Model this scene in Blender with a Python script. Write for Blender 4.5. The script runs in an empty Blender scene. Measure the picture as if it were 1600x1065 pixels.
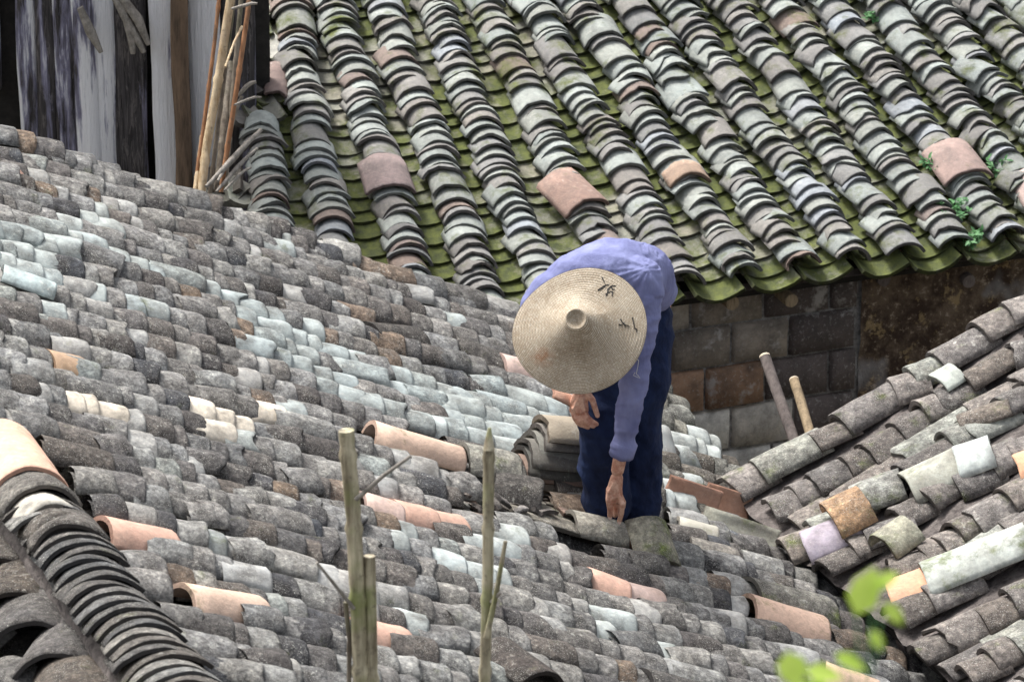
import bpy, math, random
from math import sin, cos, pi, radians as rad
from mathutils import Vector as V, Matrix, noise as mn
random.seed(7)
sc = bpy.context.scene
# ------------------------------------------------------------------ camera, sky, sun
FPX = 8000.0; PITCH = rad(20)
CAM = V((0, 0, 10.2)); FW = V((0, cos(PITCH), -sin(PITCH))); UP = V((0, sin(PITCH), cos(PITCH))); RT = V((1, 0, 0))
cd = bpy.data.cameras.new("camera"); cam = bpy.data.objects.new("camera", cd); sc.collection.objects.link(cam)
cam.location = CAM; cam.rotation_euler = (pi/2 - PITCH, 0, 0)
cd.sensor_width = 36; cd.lens = 36*FPX/1600; cd.clip_start = .1; cd.clip_end = 3000
cd.dof.use_dof = True; cd.dof.focus_distance = 17.8; cd.dof.aperture_fstop = 11
sc.camera = cam
w = bpy.data.worlds.new("World"); sc.world = w; w.use_nodes = True
nt = w.node_tree; bg = nt.nodes["Background"]
sky = nt.nodes.new("ShaderNodeTexSky"); sky.sky_type = 'NISHITA'; sky.sun_disc = False
SUN_EL, SUN_ROT = rad(60), rad(-48)
sky.sun_elevation = SUN_EL; sky.sun_rotation = SUN_ROT; sky.dust_density = 6; sky.ozone_density = .6
hs = nt.nodes.new('ShaderNodeHueSaturation'); hs.inputs['Saturation'].default_value = .4; nt.links.new(sky.outputs[0], hs.inputs['Color'])
nt.links.new(hs.outputs[0], bg.inputs[0]); bg.inputs[1].default_value = .14
sd = bpy.data.lights.new("sun", 'SUN'); sun = bpy.data.objects.new("sun", sd); sc.collection.objects.link(sun)
sd.energy = 2.0; sd.angle = rad(12); sd.color = (1, .99, .98)
sdir = V((sin(SUN_ROT)*cos(SUN_EL), cos(SUN_ROT)*cos(SUN_EL), sin(SUN_EL)))
sun.rotation_euler = sdir.to_track_quat('Z', 'Y').to_euler(); sun.location = (0, 0, 30)
sc.view_settings.view_transform = 'Standard'; sc.view_settings.look = 'None'
sc.view_settings.exposure = 0.93; sc.view_settings.gamma = 1

# ------------------------------------------------------------------ helpers
def ray(x, y): return FW + RT*((x-800)/FPX) + UP*((532.5-y)/FPX)
def at(x, y, d): return CAM + ray(x, y)*d
def aty(x, y, Y): r = ray(x, y); return CAM + r*(Y/r.y)
def proj(P):
    v = P-CAM; d = v.dot(FW); return 800+FPX*v.dot(RT)/d, 532.5-FPX*v.dot(UP)/d
class Plane:
    def __init__(s, P, az, beta):
        a, b = rad(az), rad(beta); s.P = P
        s.T = V((cos(a)*cos(b), sin(a)*cos(b), -sin(b))); s.S = V((-sin(a), cos(a), 0)); s.N = s.T.cross(s.S)
        if s.N.z < 0: s.N = -s.N
    def hit(s, x, y, n=0):
        r = ray(x, y); Q = CAM + r*((s.P+s.N*n-CAM).dot(s.N)/r.dot(s.N)); return (Q-s.P).dot(s.T), (Q-s.P).dot(s.S)
    def pt(s, a, b, n=0): return s.P + s.T*a + s.S*b + s.N*n
def link(o, parent=None):
    sc.collection.objects.link(o)
    if parent: o.parent = parent
    return o
def thing(name, label, cat, loc, group=None, kind=None):
    o = bpy.data.objects.new(name, None); link(o); o.location = loc; o.empty_display_size = .1
    return tag(o, label, cat, group, kind)
def tag(o, label=None, cat=None, group=None, kind=None):
    if label: o['label'] = label
    if cat: o['category'] = cat
    if group: o['group'] = group
    if kind: o['kind'] = kind
    return o
def wloc(o):
    l = V(o.location)
    while o.parent: o = o.parent; l += V(o.location)
    return l
class MB:
    def __init__(s): s.v = []; s.f = []; s.m = []; s.sm = []; s.c = []; s.uv = None
    def add(s, vs, fs, col=(.5, .5, .5, 0), mat=0, smooth=True):
        b = len(s.v); s.v += vs; s.c += [col]*len(vs)
        for f in fs: s.f.append(tuple(b+i for i in f)); s.m.append(mat); s.sm.append(smooth)
        return b
    def build(s, name, mats, parent=None, origin=None):
        if not isinstance(mats, (list, tuple)): mats = [mats]
        if origin is None: origin = wloc(parent) if parent else (sum(s.v, V((0,0,0)))/len(s.v))
        me = bpy.data.meshes.new(name)
        me.from_pydata([tuple(v-origin) for v in s.v], [], s.f)
        for m in mats: me.materials.append(m)
        me.polygons.foreach_set('material_index', s.m); me.polygons.foreach_set('use_smooth', s.sm)
        a = me.color_attributes.new('tint', 'FLOAT_COLOR', 'POINT')
        a.data.foreach_set('color', [x for c in s.c for x in c])
        if s.uv:
            ul = me.uv_layers.new(name='uv'); ul.data.foreach_set('uv', s.uv)
        me.validate(); me.update()
        o = bpy.data.objects.new(name, me); link(o, parent)
        o.location = (V(origin)-wloc(parent)) if parent else origin
        return o
def box(mb, c, ax, ay, az, col=(.5,.5,.5,0), mat=0):      # half axes vectors
    vs = [c + ax*i + ay*j + az*k for i in (-1,1) for j in (-1,1) for k in (-1,1)]
    mb.add(vs, [(0,1,3,2),(4,6,7,5),(0,4,5,1),(2,3,7,6),(0,2,6,4),(1,5,7,3)], col, mat, False)
def tube(mb, pts, rs, n=12, col=(.5,.5,.5,0), mat=0, cap=True, nz=0):
    vs = []; P = [V(p) for p in pts]
    if not isinstance(rs, (list, tuple)): rs = [rs]*len(P)
    prev = None
    for i, p in enumerate(P):
        t = (P[min(i+1, len(P)-1)]-P[max(i-1, 0)]).normalized()
        a = t.cross(V((0, 1, 0)) if abs(t.y) < .9 else V((1, 0, 0))).normalized() if prev is None else (prev - t*prev.dot(t)).normalized()
        prev = a; b = t.cross(a)
        for k in range(n):
            r = rs[i]*(1+nz*mn.noise(p*9+V((k*1.7, 0, 0)))); vs.append(p + a*(cos(2*pi*k/n)*r) + b*(sin(2*pi*k/n)*r))
    fs = [(i*n+k, i*n+(k+1) % n, (i+1)*n+(k+1) % n, (i+1)*n+k) for i in range(len(P)-1) for k in range(n)]
    mb.add(vs, fs, col, mat)
    if cap:
        mb.add(vs[:n], [tuple(range(n-1, -1, -1))], col, mat, False); mb.add(vs[-n:], [tuple(range(n))], col, mat, False)

# ------------------------------------------------------------------ materials
class NT:
    def __init__(s, name, rough=.9):
        s.m = bpy.data.materials.new(name); s.m.use_nodes = True; s.t = s.m.node_tree; s.b = s.t.nodes['Principled BSDF']
        s.b.inputs['Roughness'].default_value = rough; s.b.inputs['Specular IOR Level'].default_value = .25
        s.co = s.n('ShaderNodeTexCoord').outputs['Object']
    def n(s, k, **kw):
        x = s.t.nodes.new(k)
        for a, b in kw.items(): setattr(x, a, b)
        return x
    def put(s, sock, v):
        if isinstance(v, bpy.types.NodeSocket): s.t.links.new(v, sock)
        elif isinstance(v, tuple) and len(v) == 3 and sock.type == 'RGBA': sock.default_value = (*v, 1)
        else: sock.default_value = v
    def map(s, scale, co=None):
        x = s.n('ShaderNodeMapping'); s.put(x.inputs[0], co or s.co); x.inputs['Scale'].default_value = scale; return x.outputs[0]
    def noise(s, scale, detail=4, rough=.6, co=None, dist=0):
        x = s.n('ShaderNodeTexNoise'); s.put(x.inputs['Vector'], co or s.co)
        x.inputs['Scale'].default_value = scale; x.inputs['Detail'].default_value = detail; x.inputs['Roughness'].default_value = rough
        x.inputs['Distortion'].default_value = dist; return x.outputs['Fac']
    def ramp(s, fac, a, b, lo=0., hi=1.):
        x = s.n('ShaderNodeMapRange'); s.put(x.inputs[0], fac); x.inputs[1].default_value = a; x.inputs[2].default_value = b
        x.inputs[3].default_value = lo; x.inputs[4].default_value = hi; return x.outputs[0]
    def mix(s, fac, a, b, mode='MIX'):
        x = s.n('ShaderNodeMix', data_type='RGBA', blend_type=mode); s.put(x.inputs[0], fac); s.put(x.inputs[6], a); s.put(x.inputs[7], b); return x.outputs[2]
    def math(s, op, a, b=0.):
        x = s.n('ShaderNodeMath', operation=op); s.put(x.inputs[0], a); s.put(x.inputs[1], b); return x.outputs[0]
    def attr(s, name='tint'):
        x = s.n('ShaderNodeAttribute'); x.attribute_name = name; return x
    def bump(s, h, dist=.01, strength=1., prev=None):
        x = s.n('ShaderNodeBump'); s.put(x.inputs['Height'], h); x.inputs['Distance'].default_value = dist; x.inputs['Strength'].default_value = strength
        if prev: s.put(x.inputs['Normal'], prev)
        return x.outputs[0]
    def out(s, col, normal=None, rough=None):
        s.put(s.b.inputs['Base Color'], col)
        if normal: s.put(s.b.inputs['Normal'], normal)
        if rough is not None: s.put(s.b.inputs['Roughness'], rough)
        return s.m
def tile_mat(name, lich=.5, dark=.6, edge=1., bumpd=.006, stain=(.05, .045, .04), mosscol=(.1, .12, .035), lichcol=(.55, .55, .5), crust=0.):
    q = NT(name, .92); a = q.attr(); base = a.outputs['Color']
    n1 = q.noise(11, 5, .65); n2 = q.noise(45, 6, .7); n3 = q.noise(170, 3, .7); n4 = q.noise(4.5, 3)
    c = q.mix(q.ramp(n1, .35, .7, 0, dark), base, stain)
    c = q.mix(q.ramp(n2, .3, .7, .0, 1.), c, q.mix(1., c, (1.45, 1.4, 1.35), 'MULTIPLY'))
    spot = q.math('MULTIPLY', q.ramp(n3, .60, .68, 0, 1), q.ramp(q.noise(7, 2), .42, .6, 0, lich))
    c = q.mix(spot, c, lichcol)
    patch = q.math('MULTIPLY', q.ramp(n2, .56, .66, 0, 1), q.ramp(n4, .5, .62, 0, lich*.55))
    c = q.mix(patch, c, lichcol)
    moss = q.ramp(q.math('ADD', q.math('MULTIPLY', q.noise(8, 5, .7), 1.), q.math('MULTIPLY', a.outputs['Alpha'], .62)), .62, .8, 0, .93)
    mc = q.mix(q.ramp(q.noise(22, 4, .7), .3, .7), (mosscol[0]*.35, mosscol[1]*.38, mosscol[2]*.6), (mosscol[0]*1.35, mosscol[1]*1.3, mosscol[2]))
    c = q.mix(moss, c, mc)
    if edge != 1.: c = q.mix(1., c, (edge, edge*.97, edge*.97), 'MULTIPLY')  # darker edge faces: dark clay body plus gap shade put into the colour
    h = q.math('ADD', q.math('MULTIPLY', n2, .7), q.math('MULTIPLY', n3, .35))
    if crust:
        lw = q.n('ShaderNodeRGBToBW'); q.put(lw.inputs[0], base); ck = q.ramp(lw.outputs[0], .29, .37, 1, .15)
        n7 = q.noise(27, 5, .75); c = q.mix(q.math('MULTIPLY', ck, q.ramp(n7, .5, .62, 0, .75)), c, q.mix(1., c, (1.9, 1.9, 1.85), 'MULTIPLY')); c = q.mix(q.math('MULTIPLY', ck, q.ramp(n7, .47, .36, 0, .7)), c, q.mix(1., c, (.42, .41, .41), 'MULTIPLY'))
        n5 = q.noise(75, 6, .8); n6 = q.noise(300, 2, .6)
        c = q.mix(q.math('MULTIPLY', ck, q.ramp(n5, .5, .66, 0, crust*.7)), c, q.mix(1., c, (1.9, 1.88, 1.8), 'MULTIPLY'))
        c = q.mix(q.math('MULTIPLY', ck, q.ramp(n5, .48, .36, 0, crust*.8)), c, q.mix(1., c, (.45, .43, .42), 'MULTIPLY'))
        c = q.mix(q.math('MULTIPLY', q.ramp(n6, .6, .66), q.math('MULTIPLY', ck, q.ramp(n1, .45, .6, .15, .9))), c, (.5, .49, .45))
        h = q.math('MULTIPLY', q.math('ADD', h, q.math('MULTIPLY', n5, .8)), ck)
    return q.out(c, q.bump(h, bumpd, 1.))
M = {}
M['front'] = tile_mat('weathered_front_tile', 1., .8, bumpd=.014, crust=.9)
M['front_e'] = tile_mat('weathered_front_tile_edge', .2, .6, .33)  # edges deepened beyond the clay tone to paint in shade between tile rows
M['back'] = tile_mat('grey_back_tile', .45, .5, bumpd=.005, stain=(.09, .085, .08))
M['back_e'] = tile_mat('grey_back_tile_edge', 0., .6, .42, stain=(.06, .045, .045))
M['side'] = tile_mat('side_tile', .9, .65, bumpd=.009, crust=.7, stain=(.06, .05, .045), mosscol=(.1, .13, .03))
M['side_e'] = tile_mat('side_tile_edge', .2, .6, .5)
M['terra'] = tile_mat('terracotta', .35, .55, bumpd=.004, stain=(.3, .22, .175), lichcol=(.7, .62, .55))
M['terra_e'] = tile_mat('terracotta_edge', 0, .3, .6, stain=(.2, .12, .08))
def simple(name, a, b, sc_=(20, 20, 20), rough=.85, bd=.004, lo=.35, hi=.65, det=5):
    q = NT(name, rough); co = q.map(sc_); n = q.noise(1, det, .65, co); n2 = q.noise(5, 3, .6, co)
    f = q.math('ADD', q.math('MULTIPLY', n, .75), q.math('MULTIPLY', n2, .25))
    return q.out(q.mix(q.ramp(f, lo, hi), a, b), q.bump(f, bd))
M['mud'] = simple('mortar_mud', (.05, .042, .04), (.2, .175, .16), (25, 25, 25), bd=.02)
M['deck'] = simple('dark_roof_boards', (.012, .011, .01), (.03, .027, .024))
M['ground'] = simple('ground', (.06, .055, .035), (.11, .1, .07), (1, 1, 1))
M['housewall'] = simple('house_wall', (.1, .09, .08), (.2, .18, .16), (3, 3, 3))
M['skin'] = simple('skin', (.4, .17, .11), (.7, .45, .33), (34, 34, 34), .5, .0022, lo=.38, hi=.62)
M['navy'] = simple('navy_trousers', (.004, .008, .028), (.016, .03, .085), (9, 9, 5), .9, .012)
M['hair'] = simple('grey_hair', (.03, .03, .03), (.12, .12, .12), (80, 80, 80))
M['shoe'] = simple('green_canvas_shoe', (.03, .05, .03), (.06, .09, .05), (60, 60, 60))
M['thread'] = simple('white_thread', (.6, .6, .6), (.7, .7, .7))
M['ink'] = simple('black_ink', (.02, .02, .02), (.1, .09, .08), (120, 120, 120), lo=.4, hi=.75)
M['pole'] = simple('pole_bark', (.09, .075, .07), (.24, .2, .18), (40, 40, 12), bd=.004)
M['polecut'] = simple('cut_wood', (.45, .38, .28), (.6, .52, .4))
M['pole2'] = simple('worn_pole', (.16, .12, .075), (.38, .29, .18), (50, 50, 10), bd=.004)
M['stick'] = simple('grey_stick', (.14, .125, .105), (.36, .33, .29), (50, 50, 30), bd=.004)
def bamboo_mat(name, a, b, g):
    q = NT(name, .55); n = q.noise(1, 4, .6, q.map((45, 45, 5))); n2 = q.noise(6, 3)
    c = q.mix(q.ramp(n, .35, .65), a, b); c = q.mix(q.ramp(n2, .5, .68, 0, .85), c, g); c = q.mix(q.ramp(q.noise(35, 5, .7), .55, .7, 0, .7), c, (.07, .06, .045))
    return q.out(c, q.bump(n, .003))
M['bam_y'] = bamboo_mat('pale_bamboo', (.34, .23, .12), (.62, .5, .33), (.4, .3, .2))
M['bam_o'] = bamboo_mat('rusty_bamboo', (.2, .09, .04), (.4, .2, .1), (.12, .08, .05))
M['bam_g'] = bamboo_mat('grey_bamboo', (.1, .08, .06), (.26, .22, .17), (.08, .09, .04))
M['stake'] = bamboo_mat('mossy_bamboo', (.18, .15, .1), (.58, .52, .37), (.2, .24, .07))
q = NT('blue_shirt', .9); n = q.noise(1, 5, .6, q.map((10, 10, 6))); n2 = q.noise(900, 2)
M['shirt'] = q.out(q.mix(q.ramp(n, .3, .7), (.12, .13, .265), (.25, .27, .47)), q.bump(n, .018, .8, q.bump(n2, .0006, .5)))
q = NT('straw', .75); uvn = q.n('ShaderNodeTexCoord').outputs['UV']
br = q.n('ShaderNodeTexBrick'); q.put(br.inputs['Vector'], uvn); br.offset = .5
br.inputs['Color1'].default_value = (1, 1, 1, 1); br.inputs['Color2'].default_value = (.75, .75, .75, 1); br.inputs['Mortar'].default_value = (.46, .42, .37, 1)
br.inputs['Scale'].default_value = 1; br.inputs['Mortar Size'].default_value = .16; br.inputs['Mortar Smooth'].default_value = .6
br.inputs['Brick Width'].default_value = 1.6; br.inputs['Row Height'].default_value = .5
bc = br.outputs['Color']; n = q.noise(14, 4); n2 = q.noise(70, 4, .7)
c = q.mix(q.ramp(n, .3, .7), (.5, .4, .28), (.82, .72, .57)); c = q.mix(q.ramp(n2, .35, .7, 0, .4), c, (.92, .87, .74))
at_ = q.attr(); c = q.mix(at_.outputs['Alpha'], c, at_.outputs['Color'])
c = q.mix(q.ramp(q.noise(230, 3, .7), .35, .65, 0, .5), c, q.mix(1., c, (.55, .5, .44), 'MULTIPLY')); c = q.mix(q.ramp(q.noise(120, 3, .7), .55, .7, 0, .6), c, (1., .95, .84)); c = q.mix(.95, c, bc, 'MULTIPLY'); bw = q.n('ShaderNodeRGBToBW'); q.put(bw.inputs[0], bc)
M['straw'] = q.out(c, q.bump(bw.outputs[0], .003, 1))
def leaf_mat(name, a, b, tr=.25):
    q = NT(name, .5); c = q.mix(q.ramp(q.noise(30, 3), .35, .65), a, b); q.out(c)
    tl = q.n('ShaderNodeBsdfTranslucent'); q.put(tl.inputs[0], c); mx = q.n('ShaderNodeMixShader'); mx.inputs[0].default_value = tr
    q.t.links.new(q.b.outputs[0], mx.inputs[1]); q.t.links.new(tl.outputs[0], mx.inputs[2])
    q.t.links.new(mx.outputs[0], [n for n in q.t.nodes if n.type == 'OUTPUT_MATERIAL'][0].inputs[0]); return q.m
M['leaf'] = leaf_mat('weed_leaf', (.07, .2, .07), (.18, .36, .16))
M['leafy'] = leaf_mat('bright_leaf', (.42, .62, .08), (.62, .8, .16), .5)
q = NT('stone_block', .95); a = q.attr(); n = q.noise(9, 6, .7); n2 = q.noise(60, 4, .7)
c = q.mix(q.ramp(n, .36, .7, 0, .75), a.outputs['Color'], (.045, .04, .036)); c = q.mix(q.ramp(n2, .56, .7, 0, .5), c, (.45, .43, .39)); c = q.mix(q.ramp(q.noise(4, 5, .7), .58, .64, 0, .6), c, (.5, .48, .45))
M['stone'] = q.out(c, q.bump(q.math('ADD', n, q.math('MULTIPLY', n2, .4)), .012))
q = NT('old_plaster', .95); n = q.noise(5, 7, .72); n1 = q.noise(9, 6, .75); n2 = q.noise(40, 5, .7); n3 = q.noise(3, 3)
c = q.mix(q.ramp(n, .42, .55), (.05, .032, .022), (.15, .11, .075)); c = q.mix(q.ramp(n1, .56, .62, 0, .7), c, (.36, .26, .13))
c = q.mix(q.ramp(n2, .58, .66, 0, .6), c, (.45, .36, .27)); c = q.mix(q.ramp(n3, .56, .66, 0, .75), c, (.3, .29, .28))
M['plaster'] = q.out(c, q.bump(q.math('ADD', n1, q.math('MULTIPLY', n2, .4)), .02))
M['mortar'] = simple('wall_mortar', (.09, .085, .08), (.4, .39, .37), (30, 30, 30), bd=.006)
def plank_mat(name, amt):
    q = NT(name, .85); co = q.map((16, 16, 1.1)); n = q.noise(1, 6, .65, co, .4); n2 = q.noise(1, 5, .7, q.map((90, 90, 4))); n3 = q.noise(1, 4, .6, q.map((5, 5, 1.6)))
    n4 = q.noise(1, 7, .75, q.map((55, 55, 7)), .8)
    c = q.mix(q.ramp(n2, .3, .7), (.012, .011, .012), (.11, .1, .1)); c = q.mix(q.ramp(n4, .52, .6, 0, .7), c, (.2, .18, .17))
    s = q.math('ADD', n, q.math('MULTIPLY', n3, .5)); s = q.math('ADD', s, q.math('MULTIPLY', n4, .22))
    c = q.mix(q.ramp(s, .97-amt*.38, 1.07-amt*.38, 0, .9), c, (.3, .29, .4)); c = q.mix(q.ramp(s, 1.07-amt*.4, 1.15-amt*.4, 0, .97), c, (.92, .92, .93))
    return q.out(c, q.bump(q.math('ADD', q.math('ADD', n2, q.math('MULTIPLY', n, .8)), q.math('MULTIPLY', n4, .6)), .018))
PL = [plank_mat('weathered_plank_%s' % nm, a) for nm, a in (('dark', .12), ('streaked', .5), ('pale', .78), ('white', 1.15), ('chalky', 1.5))]
M['post'] = simple('brown_post', (.07, .05, .035), (.22, .15, .1), (30, 30, 4), bd=.01)

# ------------------------------------------------------------------ roof tiles
def frame(T, S, N, yaw=0, pitch=0, roll=0):
    R = Matrix.Rotation(yaw, 3, N); T, S = R @ T, R @ S
    R = Matrix.Rotation(pitch, 3, S); T, N = R @ T, R @ N
    R = Matrix.Rotation(roll, 3, T); return T, R @ S, R @ N
def tile(mb, P, T, S, N, L, wd, rise, th, col, na=8, taper=.05, jag=0., lump=.0015, closed=False, mo=0, worn=.45, nl=2, arch=0.):
    """P: middle of the lower end, on the chord; T points down the slope; rise<0 makes a pan"""
    r = abs(rise); a = 2*math.atan(2*r/wd); sg = 1 if rise > 0 else -1
    ls = [0, min(.009, L*.1)] + [L*(i+1)/nl for i in range(nl)]
    sd_ = random.random()*50; vo = []; vi = []
    cr = random.uniform(-1, 1)
    for li, l in enumerate(ls):
        wl = wd*(1 + taper*(.5 - l/L))
        for k in range(na+1):
            u = -1+2*k/na; x = wl/2*sin(u*a)/sin(a)*(1+lump*9*mn.noise(V((l*18, u*2, sd_+4)))); h = r*(cos(u*a)-cos(a))/(1-cos(a))
            dr = sin(u*a); dh = cos(u*a); off = 0
            if li == 0: off = -th*worn
            off += lump*mn.noise(V((u*3, l*25, sd_)))*2
            j = 0
            if jag and li < 2: j = jag*(mn.noise(V((u*1.1+sd_, 3, 0)))+.3*mn.noise(V((u*4+sd_, 9, 0)))) + jag*.35*cr*u
            if closed and jag and li >= len(ls)-1: j = jag*.5*mn.noise(V((u*3+sd_, 31, 0)))
            ar = arch*(1-(2*l/L-1)**2)
            c = P - T*(l-j) + N*(ar)
            vo.append(c + S*(x+off*dr) + N*(sg*(h+off*dh) + (0 if sg > 0 else r)))
            vi.append(c + S*(x-sg*th*dr*1.) + N*(sg*h - th*dh + (0 if sg > 0 else r)) if sg > 0 else c + S*(x+th*dr) + N*(r-h-th*dh) )
    m = na+1; nr = len(ls); v = vo+vi; o2 = len(vo); fs = []; fe = []
    for i in range(nr-1):
        for k in range(na): fs.append((i*m+k, (i+1)*m+k, (i+1)*m+k+1, i*m+k+1))
        for k in range(na): fs.append((o2+i*m+k, o2+i*m+k+1, o2+(i+1)*m+k+1, o2+(i+1)*m+k))
        fe.append((i*m, o2+i*m, o2+(i+1)*m, (i+1)*m)); fe.append((i*m+na, (i+1)*m+na, o2+(i+1)*m+na, o2+i*m+na))
    for k in range(na): fe.append((k, k+1, o2+k+1, o2+k))
    if closed:
        e = (nr-1)*m
        for k in range(na): fe.append((e+k, o2+e+k, o2+e+k+1, e+k+1))
    b = mb.add(v, fs, col, mo, True)
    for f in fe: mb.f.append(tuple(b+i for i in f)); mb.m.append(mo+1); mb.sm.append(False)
def jit(c, a=.15, al=None):
    k = 1+random.uniform(-a, a); d = random.uniform(-.012, .012)
    return (max(.01, c[0]*k+d*.6), max(.01, c[1]*k), max(.01, c[2]*k-d*.6), c[3] if al is None else al)
class Runs(list):
    def build(s, *a): return [m.build(*a) for m in s if m.v]
def row(pl, s0, s1, tf, emin, emax, wd, rise, th, colf, h0=0, jagp=.12, over=.05, big=0, gaps=(), yaw=3, lat=.008, hf=None, arch=0, na=8, worn=.45, wvar=.07, lump=.0015, nl=2, gapf=None, tmax=.28, tilt=.85, slip=0.):
    """one column of overlapping cover tiles from s0 (up) to s1 (eave)"""
    mb = MB(); out = Runs([mb]); s = s1; wob = random.random()*99
    while s > s0:
        e = random.uniform(emin, emax)
        if random.random() < big: e *= 1.7
        tt = tf(s) + lat*2.2*mn.noise(V((s*2.5, wob, 0))) + random.uniform(-lat, lat)*.6
        dt = (tf(s+.05)-tf(s-.05))/.1
        hh = h0 + (hf(s, tt) if hf else 0) + random.uniform(0, th*.55)
        P = pl.pt(s, tt, hh + th*.5)
        T = (pl.T + pl.S*dt).normalized(); S = (pl.S - pl.T*dt).normalized()
        L = e+over; px, py = proj(P + pl.N*rise)
        if gapf and gapf(px, py):
            s -= e
            if mb.v: mb = MB(); out.append(mb)
            continue
        T2, S2, N2 = frame(T, S, pl.N, rad(random.gauss(0, yaw)), -min(tmax, th*tilt/e), rad(random.gauss(0, yaw)))
        col = colf(px, py, s, tt)
        j = random.uniform(.02, .06) if random.random() < jagp else .006
        ww = wd*(1+random.uniform(-wvar, wvar))
        if random.random() < slip: T2, S2, N2 = frame(T2, S2, N2, rad(random.uniform(-17, 17)), rad(random.uniform(-6, 1)), rad(random.uniform(-12, 12))); P = P + pl.N*th*.7; j = random.uniform(.02, .045)

        tile(mb, P, T2, S2, N2, L, ww, rise*(1+random.uniform(-.12, .12)), th*random.uniform(.8, 1.15), col, na=na, jag=j, worn=worn, arch=arch*random.uniform(.3, 1.2), lump=lump, nl=nl)
        s -= e
    return out
def pans(pl, s0, s1, tfs, e0, e1, wd, dep, th, colf, h0=0, hf=None, over=.05):
    mb = MB()
    for tf in tfs:
        s = s1 + random.uniform(-.01, .03)
        while s > (s0(s, tf(s)) if callable(s0) else s0):
            e = random.uniform(e0, e1); tt = tf(s) + random.uniform(-.006, .006); dt = (tf(s+.05)-tf(s-.05))/.1
            P = pl.pt(s, tt, h0 + (hf(s, tt) if hf else 0))
            T = (pl.T + pl.S*dt).normalized(); S = (pl.S - pl.T*dt).normalized()
            T2, S2, N2 = frame(T, S, pl.N, rad(random.gauss(0, 2)), -min(.22, th*.8/e), rad(random.gauss(0, 2)))
            px, py = proj(P); tile(mb, P, T2, S2, N2, e+over, wd, -dep, th, colf(px, py, s, tt), jag=.006, na=7)
            s -= e
    return mb

# ------------------------------------------------------------------ ground
g = MB(); g.add([V((-900, -300, 0)), V((900, -300, 0)), V((900, 1500, 0)), V((-900, 1500, 0))], [(0, 1, 2, 3)], smooth=False)
o = g.build('ground', M['ground'], origin=V((0, 0, 0))); o['kind'] = 'structure'

# ------------------------------------------------------------------ FRONT HOUSE (roof the man stands on)
FEET = at(965, 815, 17.5); A = Plane(FEET, 17, 25); A.P = FEET - A.N*.105
RIDGE, EAVE, TMAX, TMIN = -2.48, 1.12, 2.66, -4.0
houseA = thing('house', 'low house in front whose uneven dark grey lichen-speckled tile roof the man stands on', 'house', V((A.P.x, A.P.y, 0)))
def RS(t): return RIDGE-.12+.06*(-1.6-t)
def hA(s, t): return .035*mn.noise(V((s*.9, t*.9, 3)))+.012*mn.noise(V((s*3, t*3, 8)))
def inband(px, py, pts, hw):
    for (x0, y0), (x1, y1) in zip(pts, pts[1:]):
        if x0 <= px <= x1: return abs(py - (y0+(y1-y0)*(px-x0)/(x1-x0))) < hw
    return False
BAND = [(-200, 290), (0, 368), (170, 410), (350, 470), (560, 570), (700, 618), (900, 668)]
CREAM = [(165, 622, 35, 16), (195, 645, 30, 14), (240, 662, 30, 16), (350, 632, 28, 16), (385, 652, 24, 20), (445, 640, 22, 14), (285, 845, 22, 14), (880, 862, 14, 12), (985, 840, 28, 20)]
PALE = [(145, 680, 18, 14), (400, 680, 20, 16), (465, 655, 22, 18), (790, 900, 22, 20), (815, 840, 22, 20), (745, 870, 30, 12), (1030, 1000, 40, 26), (970, 960, 28, 20), (160, 340, 40, 20), (100, 350, 60, 20), (480, 355, 20, 12), (660, 830, 30, 18), (360, 825, 20, 30), (370, 870, 20, 16), (460, 372, 14, 10), (690, 700, 30, 20), (500, 640, 30, 12), (1110, 690, 40, 30), (1090, 760, 50, 25), (700, 980, 20, 20), (660, 965, 20, 20)]
def colA(px, py, s, t):
    z = random.random()
    for cx, cy, rx, ry in CREAM:
        if ((px-cx)/rx)**2+((py-cy)/ry)**2 < 1: return jit((.66, .6, .5, 0), .1)
    st = mn.noise(V((round(t/.21)*7.3, s*1.1, 5)))
    if inband(px, py, BAND, 44) and st > -.2 and z < .95: return jit((.345, .39, .385, .0), .15)
    bl = mn.noise(V((s*1.3, t*1.6, 31)))
    for cx, cy, rx, ry in PALE:
        if ((px-cx)/rx)**2+((py-cy)/ry)**2 < 1 and z < .8: return jit((.38, .42, .41, .05), .15)
    if px > 1030 and py < 800: return jit((.21, .21, .185, .08) if z < .6 else (.12, .112, .1, .05), .3)
    if z < .012+.07*max(0, bl): return jit((.3, .33, .32, 0), .15)
    if z < .25+.3*bl: return jit((.31, .312, .3, 0), .2)
    if z < .29+.3*bl: return jit((.19, .145, .11, 0), .2)
    if z < .44+.3*bl: return jit((.075, .075, .08, 0), .2)
    if z < .60+.3*bl: return jit((.135, .126, .12, 0), .25)
    return jit((.222, .222, .218, 0), .32)
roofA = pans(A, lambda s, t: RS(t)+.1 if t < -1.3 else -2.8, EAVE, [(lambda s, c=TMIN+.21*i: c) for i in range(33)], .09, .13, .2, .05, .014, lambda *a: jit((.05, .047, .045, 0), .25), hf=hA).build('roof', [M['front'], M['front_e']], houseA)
tag(roofA, 'sagging grey tile roof slope')
dk = MB()
for s0, s1, ta, tb in ((RIDGE, EAVE-.05, TMIN, -1.3), (-2.8, EAVE-.05, -1.295, TMAX)):
    c = A.pt((s0+s1)/2, (ta+tb)/2, -.075); box(dk, c, A.T*(s1-s0)/2, A.S*(tb-ta)/2, A.N*.015)
dk.build('deck', M['deck'], houseA)
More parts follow.
